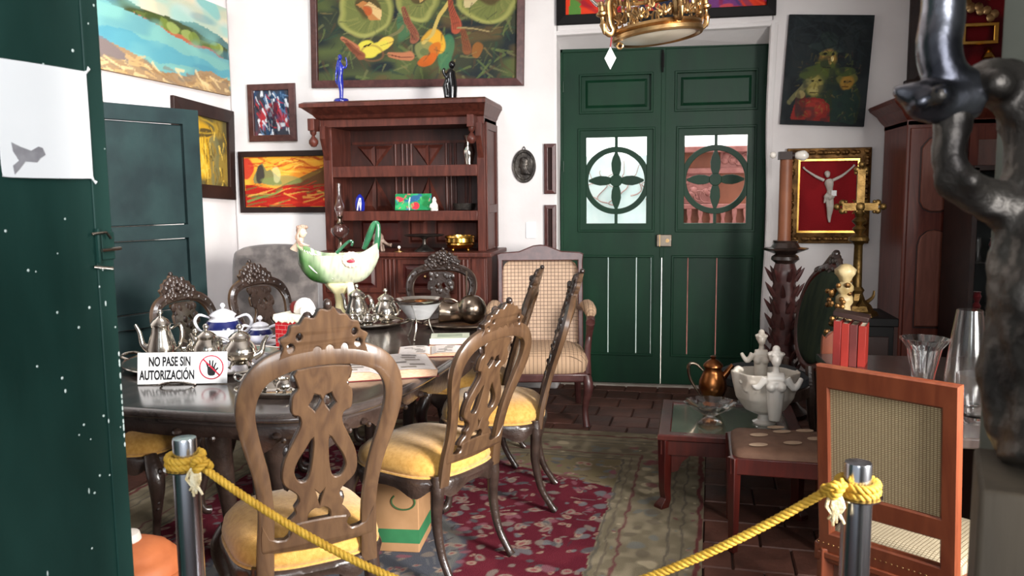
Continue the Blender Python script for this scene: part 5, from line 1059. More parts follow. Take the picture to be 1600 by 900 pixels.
MB().lathe([(.035, 0), (.034, .005), (.012, .012), (.005, .022)], n=18, M=B0).build('cup', brass, t); MB().ball((0, 0, .032), .012, 10, M=B0).build('knob', ceramic, t)
# ================================================================ CHANDELIER
CM = Matrix.Translation((-.035, 3.64, 2.155)) @ Matrix.Scale(.84, 4) @ Matrix.Rotation(R(-6.5), 4, 'Y') @ Matrix.Rotation(R(1), 4, 'X')
t = thing('chandelier', 'brass scrollwork ring chandelier with alabaster bowl before green door', 'chandelier', M=CM)
MB().lathe([(.204, .0), (.212, -.009), (.224, -.009), (.230, .0), (.228, .018), (.216, .026), (.228, .034), (.222, .048), (.205, .045), (.20, .02)], n=64, M=CM, caps=False).build('lower_ring', brass, t, ang=35)
MB().lathe([(.001, -.018), (.08, -.016), (.15, -.011), (.206, .002), (.204, .01), (.001, -.01)], n=48, M=CM).build('alabaster_bowl', mat('alabaster', 'cfc6b5', 'bdb29f', 5, .3, trans=.1), t)
MB().lathe([(.215, .21), (.228, .21), (.235, .22), (.228, .232), (.215, .232)], n=64, M=CM, caps=False).build('upper_ring', brass, t)
def scroll(c0, r_, turns, h0):
    return [(c0+r_*(1-i/26)*math.cos(h0+turns*i/26*6.283), .13+r_*(1-i/26)*math.sin(h0+turns*i/26*6.283)) for i in range(20)]
for k in range(12):
    a0 = k*math.pi/6+.2; m = MB(); Rr = .224
    for (c0, r_, tn, h0, dz) in ((-.13, .05, 1.3, 0, 0), (.13, .05, -1.3, 3.14, 0), (-.05, .032, 1.2, 2, -.045), (.06, .032, -1.2, 1, -.045), (-.05, .03, 1.2, 4, .05), (.05, .03, -1.2, 5, .05)):
        pts = []
        for (u, z) in scroll(c0*.9, r_, tn, h0): a = a0+u/Rr*.26*1.7; pts.append((Rr*math.cos(a), Rr*math.sin(a), z+dz))
        m.tube(pts, [.0065-.003*abs(i/19-.3) for i in range(20)], 6, M=CM)
    for q in range(5): a = a0+.09*(q-2); m.tube([(Rr*math.cos(a0), Rr*math.sin(a0), .07), ((Rr+.012)*math.cos(a), (Rr+.012)*math.sin(a), .11-.006*abs(q-2))], [.009, .004], 6, M=CM)
    m.ball((Rr*math.cos(a0), Rr*math.sin(a0), .075), .016, 8, M=CM)
    m.build('scroll_panel', brass, t)
for k in range(4):
    a = math.radians(205+90*k); c, s_ = math.cos(a), math.sin(a); f_ = lambda r_, z: (r_*c, r_*s_, z)
    ar = MB().tube([f_(.225, .20), f_(.245, .17), f_(.245, .09), f_(.235, .05), f_(.25, .03), f_(.275, .045), f_(.285, .09)], [.012, .016, .018, .014, .012, .010, .010], 8, smooth=4, flat=1.3, M=CM).tube([f_(.25, .15), f_(.262, .13), f_(.258, .11), f_(.25, .12)], .007, 7, smooth=3, M=CM).build('arm', brass, t)
    X, Y = .285*c, .285*s_
    MB().lathe([(.001, .0), (.006, .008), (.012, .03), (.018, .05), (.008, .07), (.010, .085), (.028, .095), (.030, .105), (.016, .115), (.016, .15), (.014, .16)], (X, Y, .03), 18, M=CM).build('socket', brass, ar)
    MB().lathe([(.014, 0), (.03, .012), (.05, .04), (.052, .06), (.035, .085), (.033, .085), (.048, .06), (.046, .042), (.012, .004)], (X, Y, .165), 20, M=CM, caps=False).build('glass_shade', glass, ar)
    MB().tube([f_(.2, .22), f_(.12, .55), f_(.02, 1.1)], .005, 6, M=CM).build('chain', brass, t)
MB().lathe([(.03, 1.1), (.05, 1.13), (.02, 1.2), (.01, 1.55), (.01, 1.60)], n=16, M=CM).build('stem', brass, t)
MB().tube([(.0, 0, -.02), (.015, 0, -.035), (0, 0, -.05), (-.015, 0, -.035), (0, 0, -.02)], .006, 8, smooth=3, M=CM @ Matrix.Translation((-.19, -.05, .012))).build('bottom_loop', brass, t)
CM2 = Matrix.Translation((-.228, 3.55, 2.060)); t2 = thing('price_tag', 'white diamond shaped tag hanging on red thread from chandelier', 'tag', M=CM2)
MB().plate([[(0, .046), (.024, 0), (0, -.046), (-.024, 0)]], .0016, CM2 @ wallM((0, 0, 0), 'back')).build('card', white, t2, ang=20); MB().tube([(0, 0, .046), (.004, 0, .08), (-.001, 0, .125)], .003, 6, M=CM2).build('thread', felt, t2)
# ================================================================ RIGHT SIDE
px_, py_ = .79, 5.62
t = thing('carved_pedestal', 'dark carved palm trunk pedestal with spiky leaves right of door', 'pedestal', (px_, py_, 0))
prof = [(.16, 0), (.17, .03), (.13, .06), (.10, .10)]; MB().lathe(prof+[(.095, .14)], (px_, py_, 0), 24).build('base', chaird, t)
MB().lathe([(.085, .12)]+[(.072+(.012 if i % 2 else -.004), .16+i*.052) for i in range(17)]+[(.055, 1.04)], (px_, py_, 0), 20, wave=lambda a, i: .05*math.cos(6*a)).build('trunk', maroon, t, ang=60)
for lv in range(8):
    z = .18+lv*.105; m = MB()
    for q in range(7):
        a = q*.8976+lv*.45; c, s_ = math.cos(a), math.sin(a)
        m.tube([(px_+.07*c, py_+.07*s_, z), (px_+.10*c, py_+.10*s_, z+.045), (px_+.128*c, py_+.128*s_, z+.085)], [.018, .014, .002], 6, smooth=2)
    m.build('leaf_ring', maroon, t)
MB().lathe([(.055, 1.02), (.09, 1.05), (.085, 1.07), (.06, 1.085), (.135, 1.115), (.14, 1.125), (.09, 1.13), (.075, 1.16), (.08, 1.175), (.001, 1.175)], (px_, py_, 0), 28, wave=lambda a, i: .06*math.cos(8*a) if 2 < i < 7 else 0).build('capital', chaird, t)
t = thing('altar_candle', 'tall brown candle with clear bulb clamped on top, on carved pedestal', 'candle', (px_-.01, py_, 1.175))
MB().lathe([(.043, 0), (.041, .02), (.040, .5), (.038, .565), (.001, .565)], (px_-.01, py_, 1.175), 24).build('shaft', mat('brown_wax', '8a5438', '75432b', 5, .5), t)
MB().box(px_-.06, px_+.02, py_-.05, py_+.03, 1.70, 1.75).tube([(px_-.04, py_-.01, 1.725), (px_+.04, py_-.01, 1.725)], .022, 12).build('bulb_holder', darkframe, t)
MB().tube([(px_+.04, py_-.01, 1.725), (px_+.06, py_-.01, 1.725), (px_+.10, py_-.01, 1.723), (px_+.125, py_-.01, 1.722)], [.014, .026, .034, .012], 16, smooth=3).ball((px_-.095, py_-.01, 1.73), .022, 12).build('bulb', ceramic, t)
# velvet frame is on the wall; processional cross
kx, ky, kz = 1.15, 5.10, .75
cn = thing('dark_console', 'black low console against back wall beneath brass cross', 'console', (1.12, 5.25, 0))
MB().box(.93, 1.36, 5.06, 5.50, .70, .75).build('top', blackm, cn, bevel=.006); MB().box(.95, 1.34, 5.08, 5.48, .04, .70).build('body', blackm, cn, bevel=.006)
MB().box(.98, 1.31, 5.065, 5.08, .1, .64).build('front_panel', darkframe, cn, bevel=.006); MB().box(.94, 1.35, 5.07, 5.49, 0, .05).build('plinth', blackm, cn)
ky = 5.2; dull = mat('dull_brass', '7d6238', '54401f', 14, .42, metal=.85, bump=.3, bscale=50); t = thing('brass_cross', 'ornate brass altar cross on tall stem standing on console', 'cross', (kx, ky, kz))
MB().lathe([(.13, 0), (.12, .02), (.10, .03), (.085, .06), (.05, .09), (.035, .13), (.045, .15), (.03, .17)], (kx, ky, kz), 6).build('base', dull, t, ang=20)
m = MB()
for q in range(3):
    a = q*2.094+.5; m.tube([(kx+.07*math.cos(a), ky+.07*math.sin(a), kz+.07), (kx+.12*math.cos(a), ky+.12*math.sin(a), kz+.1), (kx+.13*math.cos(a), ky+.13*math.sin(a), kz+.14)], [.014, .01, .006], 7, smooth=3)
m.build('base_scroll', dull, t)
MB().lathe([(.028, .17), (.026, .30), (.024, .42), (.03, .43), (.06, .45), (.055, .47), (.02, .49), (.04, .52), (.02, .54), (.045, .565), (.02, .59), (.03, .61), (.016, .63), (.014, .66)], (kx, ky, kz), 18).build('stem', dull, t, ang=40)
m = MB(); cz = kz+.585+.10; cz = 1.40
def bar(p, q, w0): m.tube([p, q], w0, 4, flat=1)
m.box(kx-.022, kx+.022, ky-.012, ky+.012, 1.36, 1.62).box(kx-.10, kx+.10, ky-.012, ky+.012, cz-.022, cz+.022)
for (x, z, dx, dz) in ((kx-.10, cz, -1, 0), (kx+.10, cz, 1, 0), (kx, 1.62, 0, 1)):
    for (u, v) in ((.03, 0), (0, .024), (0, -.024)): m.ball((x+dx*u+dz*v, ky, z+dz*u+dx*v), .02, 10, (1, .6, 1))
    for (u, v) in ((-.02, .03), (-.02, -.03)): m.ball((x+dx*u+dz*v, ky, z+dz*u+dx*v), .011, 8, (1, .6, 1))
for q in range(8): a = q*.785; m.tube([(kx+.03*math.cos(a), ky, cz+.03*math.sin(a)), (kx+.06*math.cos(a), ky, cz+.06*math.sin(a))], [.008, .003], 6)
m.ball((kx, ky, cz), .034, 12, (1, .6, 1)); m.build('cross_head', dull, t)
# oval backed chair
def oval_chair():
    M = Matrix.Translation((.80, 4.97, 0)) @ Matrix.Rotation(R(112), 4, 'Z'); t = thing('oval_back_chair', 'dark carved chair with dark green oval back beside pedestal', 'chair', M=M)
    B = M @ Matrix(((1, 0, 0, 0), (0, -.22, -1, .04), (0, 1, 0, 0), (0, 0, 0, 1)))
    E_ = lambda rx, rz_, n=40: [(rx*math.cos(2*math.pi*k/n)*(1-.10*math.sin(2*math.pi*k/n+math.pi)), .76+1.12*rz_*math.sin(2*math.pi*k/n)) for k in range(n)]
    MB().plate([E_(.25, .285), E_(.21, .245)], .04, B, bev=.01).build('oval_frame', redw, t, ang=40)
    V = []; F = []
    for s_, dz in ((1, .0), (.96, .02), (.8, .035), (.4, .042), (.001, .044)): V += [(x*s_, .74+(z-.74)*s_, dz) for x, z in E_(.215, .25)]
    for a in range(4):
        for j in range(40): F.append((a*40+j, a*40+(j+1) % 40, (a+1)*40+(j+1) % 40, (a+1)*40+j))
    MB().add(V, F, B @ Matrix.Diagonal((1, 1, -1, 1))).build('back_pad', mat('dark_green_velvet', '18221b', '2b3324', 6, .8, spec=.2, stretch=(6, 1, 1)), t, ang=70)
    m = MB(); rg = np.random.default_rng(4)
    for q in range(26): x = rg.uniform(-.15, .15); m.ball((x, 1.02+.10*(1-abs(x)/.15)*rg.random(), 0), .012+rg.random()*.012, 8, (1, 1, 1.2), M=B)
    m.ball((0, 1.13, 0), .024, 10, M=B).tube([(-.15, 1.0, 0), (-.08, 1.05, 0), (0, 1.12, 0), (.08, 1.05, 0), (.15, 1.0, 0)], [.012, .018, .022, .018, .012], 8, smooth=3, M=B); m.build('crest', chaird, t)
    MB().lathe([(.24, .38), (.26, .40), (.26, .44), (.2, .47), (.001, .48)], (0, .24, 0), 32, M=M).build('seat', mat('black_velvet', '15161a', '1d1f22', 9, .8), t)
    MB().lathe([(.24, .32), (.265, .33), (.265, .39), (.24, .40)], (0, .24, 0), 32, M=M).build('seat_rail', chaird, t)
    for sx in (-1, 1):
        MB().tube([(.15*sx, .43, .34), (.17*sx, .47, .25), (.15*sx, .44, .1), (.17*sx, .46, 0)], [.03, .032, .017, .02], 8, smooth=3, M=M).build('front_leg', chaird, t)
        MB().tube([(.13*sx, .02, .50), (.15*sx, .02, .36), (.15*sx, -.0, .15), (.16*sx, -.08, 0)], [.022, .026, .02, .02], 8, smooth=3, M=M).build('rear_leg', chaird, t)
oval_chair()
# wardrobe
def wardrobe():
    t = thing('mahogany_wardrobe', 'mahogany wardrobe with shaped panels and glazed side cabinet at right', 'wardrobe', (1.95, 5.83, 0)); F0 = 5.56
    MB().box(1.49, 2.55, 5.56, 6.10, .10, 1.93).build('carcass', mahog, t, bevel=.006); MB().box(1.47, 2.57, 5.54, 6.11, 0, .11).build('plinth', mahog, t, bevel=.006)
    m = MB(); prof = [(0, 1.90), (.0, 1.93), (.03, 1.96), (.05, 1.99), (.10, 2.03), (.11, 2.05), (.10, 2.06)]; V = []; F = []
    for q, z in prof: V += [(1.49-q, 6.11, z), (1.49-q, 5.56-q, z), (2.55+q, 5.56-q, z), (2.55+q, 6.11, z)]
    for i in range(6):
        for k in range(4): F.append((i*4+k, i*4+(k+1) % 4, (i+1)*4+(k+1) % 4, (i+1)*4+k))
    F.append((24, 25, 26, 27)); m.add(V, F).build('cornice', mahog, t, ang=15)
    MW = lambda y: Matrix(((1, 0, 0, 0), (0, 0, -1, y), (0, 1, 0, 0), (0, 0, 0, 1)))
    d = MB().box(1.51, 1.83, 5.545, 5.56, .14, 1.88).build('door', mahog, t, bevel=.004)
    up_ = [(1.57, 1.76), (1.60, 1.80), (1.62, 1.82), (1.72, 1.82), (1.74, 1.80), (1.77, 1.76), (1.77, 1.42), (1.745, 1.375), (1.70, 1.355), (1.64, 1.355), (1.595, 1.375), (1.57, 1.42)]
    lo = [(1.57, .62), (1.57, 1.15), (1.585, 1.205), (1.625, 1.24), (1.67, 1.25), (1.715, 1.24), (1.755, 1.205), (1.77, 1.15), (1.77, .62)]
    for L_ in (up_, lo):
        cx_ = sum(p[0] for p in L_)/len(L_); cz_ = sum(p[1] for p in L_)/len(L_); sh = lambda k: [(cx_+(x-cx_)*(1-k), cz_+(z-cz_)*(1-k*.35)) for x, z in L_]
        MB().plate([L_, sh(.06)], .010, MW(5.545)).build('groove_shade_band', mat('painted_groove_shade', '2c0f0a', None, 5, .5), d, ang=20)  # flat dark band, shade of the groove painted as colour
        MB().plate([sh(.085)], .020, MW(5.543), bev=.005).build('panel', mat('paler_mahogany_panel', '6e3d30', '804b3c', 5, .45, kind='wood', stretch=(4, 4, .5)), d, ang=20)
    MB().box(1.835, 1.845, 5.55, 5.56, .14, 1.88).build('hinge_gap', darkframe, t)
    s_ = MB().plate([rect(1.85, 2.53, .12, 1.88), rect(1.90, 2.48, .3, 1.80)], .02, MW(5.55)).build('glazed_door', mahog, t, ang=20)
    MB().box(1.90, 2.48, 5.555, 5.558, .3, 1.8).build('pane', glass, s_)
    MB().box(1.885, 1.895, 5.52, 5.54, 1.10, 1.2).tube([(1.86, 5.525, 1.13), (1.90, 5.515, 1.13)], .006, 8).build('latch', brass, s_)
    return t
wd = wardrobe()
# vitrine in front of wardrobe's right
vt = thing('display_cabinet', 'dark glass display cabinet with red and glass ornaments at right', 'cabinet', (2.05, 5.1, 0)); bz = mat('dark_cabinet_back', '14191a', '1d2422', 6, .6)
MB().box(1.72, 2.5, 5.44, 5.48, 0, 1.62).build('back', bz, vt); MB().box(1.70, 1.73, 5.0, 5.48, 0, 1.62).box(2.48, 2.5, 5.0, 5.48, 0, 1.62).box(1.70, 2.5, 5.0, 5.48, 1.6, 1.63).box(1.70, 2.5, 5.0, 5.48, 0, .1).build('frame', darkframe, vt, bevel=.003)
for z in (.5, .8, 1.08, 1.36): MB().box(1.73, 2.48, 5.02, 5.44, z, z+.008).build('glass_shelf', glass, vt)
rg = np.random.default_rng(6)
for k in range(9):
    x = 1.79+.09*(k % 3)+rg.random()*.02; z = (.809, 1.089, 1.369)[k//3]; rr = .022+rg.random()*.01; h = .07+rg.random()*.07
    mm = [felt, glass, bronze][(k*2+k//3) % 3]; lab = ['red', 'clear glass', 'dark'][(k*2+k//3) % 3]
    sh_ = ['lowest', 'middle', 'upper'][k//3]; pos = ['left', 'middle', 'right'][k % 3]
    o = MB().lathe([(rr*.8, 0), (rr, .01), (rr*.5, h*.35), (rr, h*.7), (rr*.7, h*.9), (rr*.9, h), (rr*.8, h)], (x, 5.15, z), 14).build('ornament_vase', mm); tag(o, f'{lab} small vase, {pos} on {sh_} shelf of display cabinet', 'vase', 'ornaments in the display cabinet')
# coffee table
CT = Matrix.Translation((.33, 4.12, 0)) @ Matrix.Rotation(R(-2), 4, 'Z'); t = thing('coffee_table', 'low red-stained table with inset glass top', 'table', M=CT)
MB().plate([rect(-.335, .335, -.335, .335), rect(-.275, .275, -.275, .275)], .03, CT @ Matrix.Translation((0, 0, .355)), bev=.005).box(-.32, .32, -.32, -.29, .27, .34, CT).box(-.32, .32, .29, .32, .27, .34, CT).box(-.32, -.29, -.29, .29, .27, .34, CT).box(.29, .32, -.29, .29, .27, .34, CT).build('top_frame', redw, t, ang=30)
MB().box(-.28, .28, -.28, .28, .352, .362, CT).build('glass_top', mat('greenish_table_glass', '4e5447', '5f6455', 4, .08, coat=.6), t)
for sx in (-1, 1):
    for sy in (-1, 1):
        l = MB().tube([(.30*sx, .30*sy, .34), (.30*sx, .30*sy, .10), (.295*sx, .295*sy, .05), (.315*sx, .315*sy, .01), (.315*sx, .315*sy, .0)], [.036, .028, .026, .036, .034], 4, M=CT).build('leg', redw, t, bevel=.004, ang=30)
        MB().plate([[(0, .27), (.09, .27), (.05, .235), (.03, .19), (0, .18)]], .016, CT @ Matrix.Translation((.27*sx, .30*sy, 0)) @ Matrix(((-sx, 0, 0, 0), (0, 0, -1, 0), (0, 1, 0, 0), (0, 0, 0, 1)))).build('corner_bracket', redw, l, ang=20)
c0 = (.235, 4.02, .371); t = thing('glass_compote', 'cut glass footed dish on low red table', 'dish', c0)
MB().lathe([(.045, 0), (.06, .004), (.035, .022), (.02, .035), (.05, .055), (.10, .085), (.125, .105), (.12, .108), (.09, .088), (.04, .062), (.001, .055)], c0, 48, wave=lambda a, i: (.05*math.cos(12*a) if i > 4 or i < 3 else 0)).build('cut_glass_bowl', glass, t, ang=25)
c0 = (.265, 4.35, .362); t = thing('copper_jug', 'brown copper lidded jug with pale curved handle', 'jug', c0)
MB().lathe([(.05, 0), (.055, .008), (.035, .03), (.055, .06), (.072, .11), (.070, .15), (.052, .19), (.042, .21), (.05, .225)], c0, 28, wave=lambda a, i: .012*math.cos(10*a)).build('body', copper, t, ang=60)
MB().lathe([(.052, .225), (.05, .235), (.03, .255), (.012, .265), (.016, .278), (.001, .285)], c0, 24).build('lid', copper, t)
MB().tube([(c0[0]-.05, c0[1], c0[2]+.20), (c0[0]-.09, c0[1], c0[2]+.235), (c0[0]-.125, c0[1], c0[2]+.225), (c0[0]-.115, c0[1], c0[2]+.15), (c0[0]-.065, c0[1], c0[2]+.07)], [.007, .008, .010, .007, .006], 8, smooth=4).build('handle', dsilver, t)
MB().tube([(c0[0]+.045, c0[1], c0[2]+.16), (c0[0]+.075, c0[1], c0[2]+.2), (c0[0]+.10, c0[1], c0[2]+.235)], [.022, .016, .012], 10, smooth=3).build('spout', copper, t)
# porcelain centrepiece with female bust
B0 = Matrix.Translation((.50, 4.10, .362)); t = thing('porcelain_centrepiece', 'pale porcelain shell bowl with female busts, beyond brown chair seat', 'centrepiece', M=B0)
MB().lathe([(.055, 0), (.058, .008), (.035, .02), (.03, .04), (.035, .055)], n=20, M=B0).build('foot', ceramic, t)
por = mat('ivory_bisque_porcelain', 'd6cec2', 'bfb4a6', 9, .35, coat=.2)
MB().lathe([(.035, .045), (.09, .07), (.125, .13), (.14, .20), (.15, .26), (.14, .26), (.115, .15), (.03, .08)], n=40, M=B0, sx=1.05, sy=.8, wave=lambda a, i: .06*math.cos(6*a)*(i > 1)).tube([(-.12, -.01, .22), (-.145, -.01, .25), (-.13, -.01, .275), (-.105, -.01, .26)], [.02, .016, .014, .008], 8, smooth=3, M=B0).tube([(-.10, -.07, .18), (-.075, -.1, .225), (-.045, -.1, .2), (-.055, -.1, .175)], [.018, .016, .012, .008], 8, smooth=3, M=B0).tube([(.12, 0, .21), (.15, 0, .24), (.145, 0, .27)], [.02, .015, .008], 8, smooth=3, M=B0).build('shell_bowl', por, t, remesh=.005)
def bust(x, y, z, s_, nm, mt, full):
    T = B0 @ Matrix.Translation((x, y, z)) @ Matrix.Scale(s_, 4); m = MB()
    m.tube([(0, 0, -.10), (0, 0, -.05), (0, 0, 0), (0, 0, .05)], [.02, .028, .032, .036], 12, smooth=2, flat=1, M=T)
    for q in (-1, 1):
        m.ball((.018*q, -.028, .028), .018, 10, M=T); m.tube([(.036*q, 0, .055), (.06*q, -.005, .02), (.075*q, -.0, .03), (.09*q, .01, .055)], [.017, .012, .011, .009], 8, smooth=3, M=T)
    m.tube([(-.03, 0, .058), (.03, 0, .058)], .018, 8, M=T).tube([(0, 0, .06), (0, -.002, .10)], [.014, .011], 8, M=T).ball((0, -.006, .122), .022, 12, (.88, 1, 1.2), M=T).ball((0, -.027, .118), .004, 6, (1, 1, 1.5), M=T)
    b = m.build(nm, mt, t, remesh=.0035*s_)
    m = MB().ball((0, .006, .132), .026, 12, (1, 1, .95), M=T).ball((0, .002, .158), .015, 10, M=T)
    for q in range(9): a = q*.7; m.ball((.024*math.cos(a), .004+.022*math.sin(a), .140), .008, 7, M=T)
    m.build('hair', mt, b, remesh=.0035*s_)
bust(.035, -.10, .175, 1.35, 'front_bust', ceramic, 1); bust(-.015, .07, .275, 1.05, 'rear_bust', por, 1)
m = MB(); rg = np.random.default_rng(7)
for q in range(34): a = rg.uniform(3.3, 6.1); z = rg.uniform(.12, .22); r_ = .09+.3*(z-.12); m.ball((r_*1.1*math.cos(a), r_*.85*math.sin(a), z), .011+.007*rg.random(), 8, M=B0)
m.build('rose_relief', por, t)['kind'] = 'stuff'
# brown chair with dotted seat
DC = Matrix.Translation((.515, 3.555, 0)) @ Matrix.Rotation(R(-3), 4, 'Z'); t = thing('dotted_seat_stool', 'red wooden stool with brown seat of pale oval spots', 'stool', M=DC)
V = []; F = []; pd_ = sup(1, 1, 9, 40)
for q, z in ((0, .40), (0, .425), (-.012, .437), (-.06, .447), (-.14, .452)): V += [(x*(.215+q), y*(.185+q), z) for x, y in pd_]
for a in range(4):
    for j in range(40): F.append((a*40+j, a*40+(j+1) % 40, (a+1)*40+(j+1) % 40, (a+1)*40+j))
F.append(tuple(range(160, 200))); st = MB().add(V, F, DC).build('seat_pad', mat('brown_damask', '5a3f30', '664a39', 20, .8), t, ang=60)
for k, (x, y) in enumerate(((-.10, .02), (.0, .09), (.03, -.07), (-.11, -.115), (.13, .02), (.10, .135), (-.02, .165))):
    MB().lathe([(.001, .0015), (.8, .001), (1, 0)], n=20, caps=False, M=DC @ Matrix.Translation((x, y, .4532 if abs(y) < .1 and abs(x) < .11 else .4500)) @ Matrix.Rotation(R(20), 4, 'Z') @ Matrix.Diagonal((.040, .024, 1, 1))).build('woven_spot', mat('tan_thread', 'a08770', 'ad947c', 30, .8), st)
MB().box(-.225, .225, -.195, -.17, .34, .41, DC).box(-.225, .225, .17, .195, .34, .41, DC).box(-.225, -.20, -.17, .17, .34, .41, DC).box(.20, .225, -.17, .17, .34, .41, DC).build('seat_rail', redw, t, bevel=.004)
for sx in (-1, 1):
    for sy in (-1, 1): MB().tube([(.208*sx, .178*sy, .41), (.205*sx, .175*sy, .0)], [.030, .020], 4, M=DC).build('leg', redw, t, bevel=.003, ang=30)
# side table with glass vases
t = thing('side_table', 'dark red side table carrying glass vases behind cane chair', 'table', (1.22, 3.2, 0))
MB().box(.80, 1.75, 2.62, 3.92, .715, .75).box(.70, .80, 2.95, 3.92, .715, .75).build('top', tablew, t, bevel=.006); MB().box(1.12, 1.71, 2.70, 3.88, .03, .715).build('body', darkframe, t, bevel=.004)  # dark box body added to stand for the blackness under the top
for x in (1.2, 1.67):
    for y in (2.72, 3.84): MB().tube([(x, y, .64), (x, y, .3), (x, y, 0)], [.04, .032, .024], 4).build('leg', mahog, t, bevel=.004, ang=30)
c0 = (.915, 3.08, .75); t = thing('crystal_vase', 'flared cut crystal vase with scalloped rim behind cane chair', 'vase', c0)
MB().lathe([(.04, 0), (.042, .008), (.036, .03), (.033, .07), (.04, .11), (.048, .15), (.056, .19), (.082, .225), (.078, .227), (.05, .19), (.042, .15), (.034, .11), (.027, .07), (.028, .03), (.001, .02)], c0, 48, wave=lambda a, i: .05*math.cos(12*a+i*.9) if 1 < i < 8 else 0).build('cut_glass', glass, t, ang=20)
c0 = (1.02, 2.97, .75); t = thing('tall_glass_vase', 'tall clear tapered glass vase near right edge', 'vase', c0)
MB().lathe([(.045, 0), (.058, .012), (.066, .06), (.068, .11), (.060, .2), (.048, .29), (.040, .345), (.038, .345), (.046, .29), (.058, .2), (.065, .11), (.063, .06), (.05, .022), (.001, .018)], c0, 40).build('body', glass, t, ang=60)
c0 = (.995, 2.80, .75); t = thing('glass_tumbler', 'stout clear glass bowl in front of tall vase', 'glass', c0)
MB().lathe([(.03, 0), (.045, .006), (.055, .04), (.06, .09), (.062, .16), (.0595, .16), (.057, .09), (.05, .045), (.035, .025), (.001, .022)], c0, 36).build('body', glass, t, ang=60)
# books and gilt post beyond
BR = mat('bright_red_leather', '74190f', '821f16', 7, .5)
for k, (x, hgt, mt, lb) in enumerate(((.752, .20, redc, 'leftmost of the red books standing on side table end'), (.785, .19, BR, 'second of the red books standing on side table end'), (.818, .185, mat('dark_maroon_leather', '4a1a18', '5d2420', 7, .5), 'dark maroon book between the red ones on side table'), (.853, .18, BR, 'rightmost bright red book beside the gilt post'))):
    M = Matrix.Translation((x, 3.70, .75)) @ Matrix.Rotation(R(-18), 4, 'Z'); t = thing('book', lb, 'book', M=M, group='red books standing on side table')
    rbox(t, 'pages', pagem, M, -.011, .011, -.055, .065, .004, hgt-.008)
    MB().box(-.015, -.012, -.06, .07, 0, hgt-.004, M).box(.012, .015, -.06, .07, 0, hgt-.004, M).box(-.015, .015, -.063, -.058, 0, hgt-.004, M).build('cover', mt, t, bevel=.001)
t = MB().box(-.075, .068, -.06, .05, 0, .022, Matrix.Translation((.805, 3.70, .953)) @ Matrix.Rotation(R(-18), 4, 'Z') @ Matrix.Rotation(R(9), 4, 'Y')).build('wooden_board', darkframe, bevel=.003); tag(t, 'small dark wooden board lying across the red books', 'board')
t = thing('rounded_headboard', 'rounded orange brown board top left of the red books', 'board', (.80, 4.03, 0))
MB().plate([catmull([(-.09, 0, 0), (-.10, .80, 0), (-.07, .87, 0), (0, .90, 0), (.07, .87, 0), (.1, .8, 0), (.09, 0, 0)], 4)], .03, Matrix.Translation((.80, 4.03, -.06)) @ Matrix(((.6, 0, 0, 0), (0, 0, -1, 0), (0, 1, 0, 0), (0, 0, 0, 1))), bev=.006).build('panel', orangew, t, ang=40)
MB().box(.74, .86, 3.98, 4.08, -.0, .04).build('foot', orangew, t, bevel=.005)
g0 = (.885, 4.25, 0); t = thing('gilt_post', 'carved cream and gilt turned post behind the red books', 'post', g0); cg = mat('cream_gilt_paint', 'b9a67c', '917b50', 12, .45, bump=.3)
MB().lathe([(.10, 0), (.10, .04), (.05, .08), (.045, .5), (.06, .74), (.055, .80), (.038, .84), (.05, .87), (.04, .90), (.035, .93), (.052, .95), (.05, .975), (.034, .99), (.05, 1.01), (.048, 1.03), (.03, 1.05), (.045, 1.075), (.062, 1.09), (.064, 1.11), (.03, 1.135), (.001, 1.14)], g0, 22, sx=.78, sy=.78, wave=lambda a, i: .07*math.cos(5*a+i)).build('turned_shaft', cg, t, ang=50)
m = MB(); rg = np.random.default_rng(9)
for q in range(40): a = rg.uniform(0, 6.28); z = rg.uniform(.78, 1.06); m.ball((g0[0]-.03+.05*math.cos(a), g0[1]+.05*math.sin(a), z), .014, 7)
m.build('carved_scrolls', gilt, t)['kind'] = 'stuff'
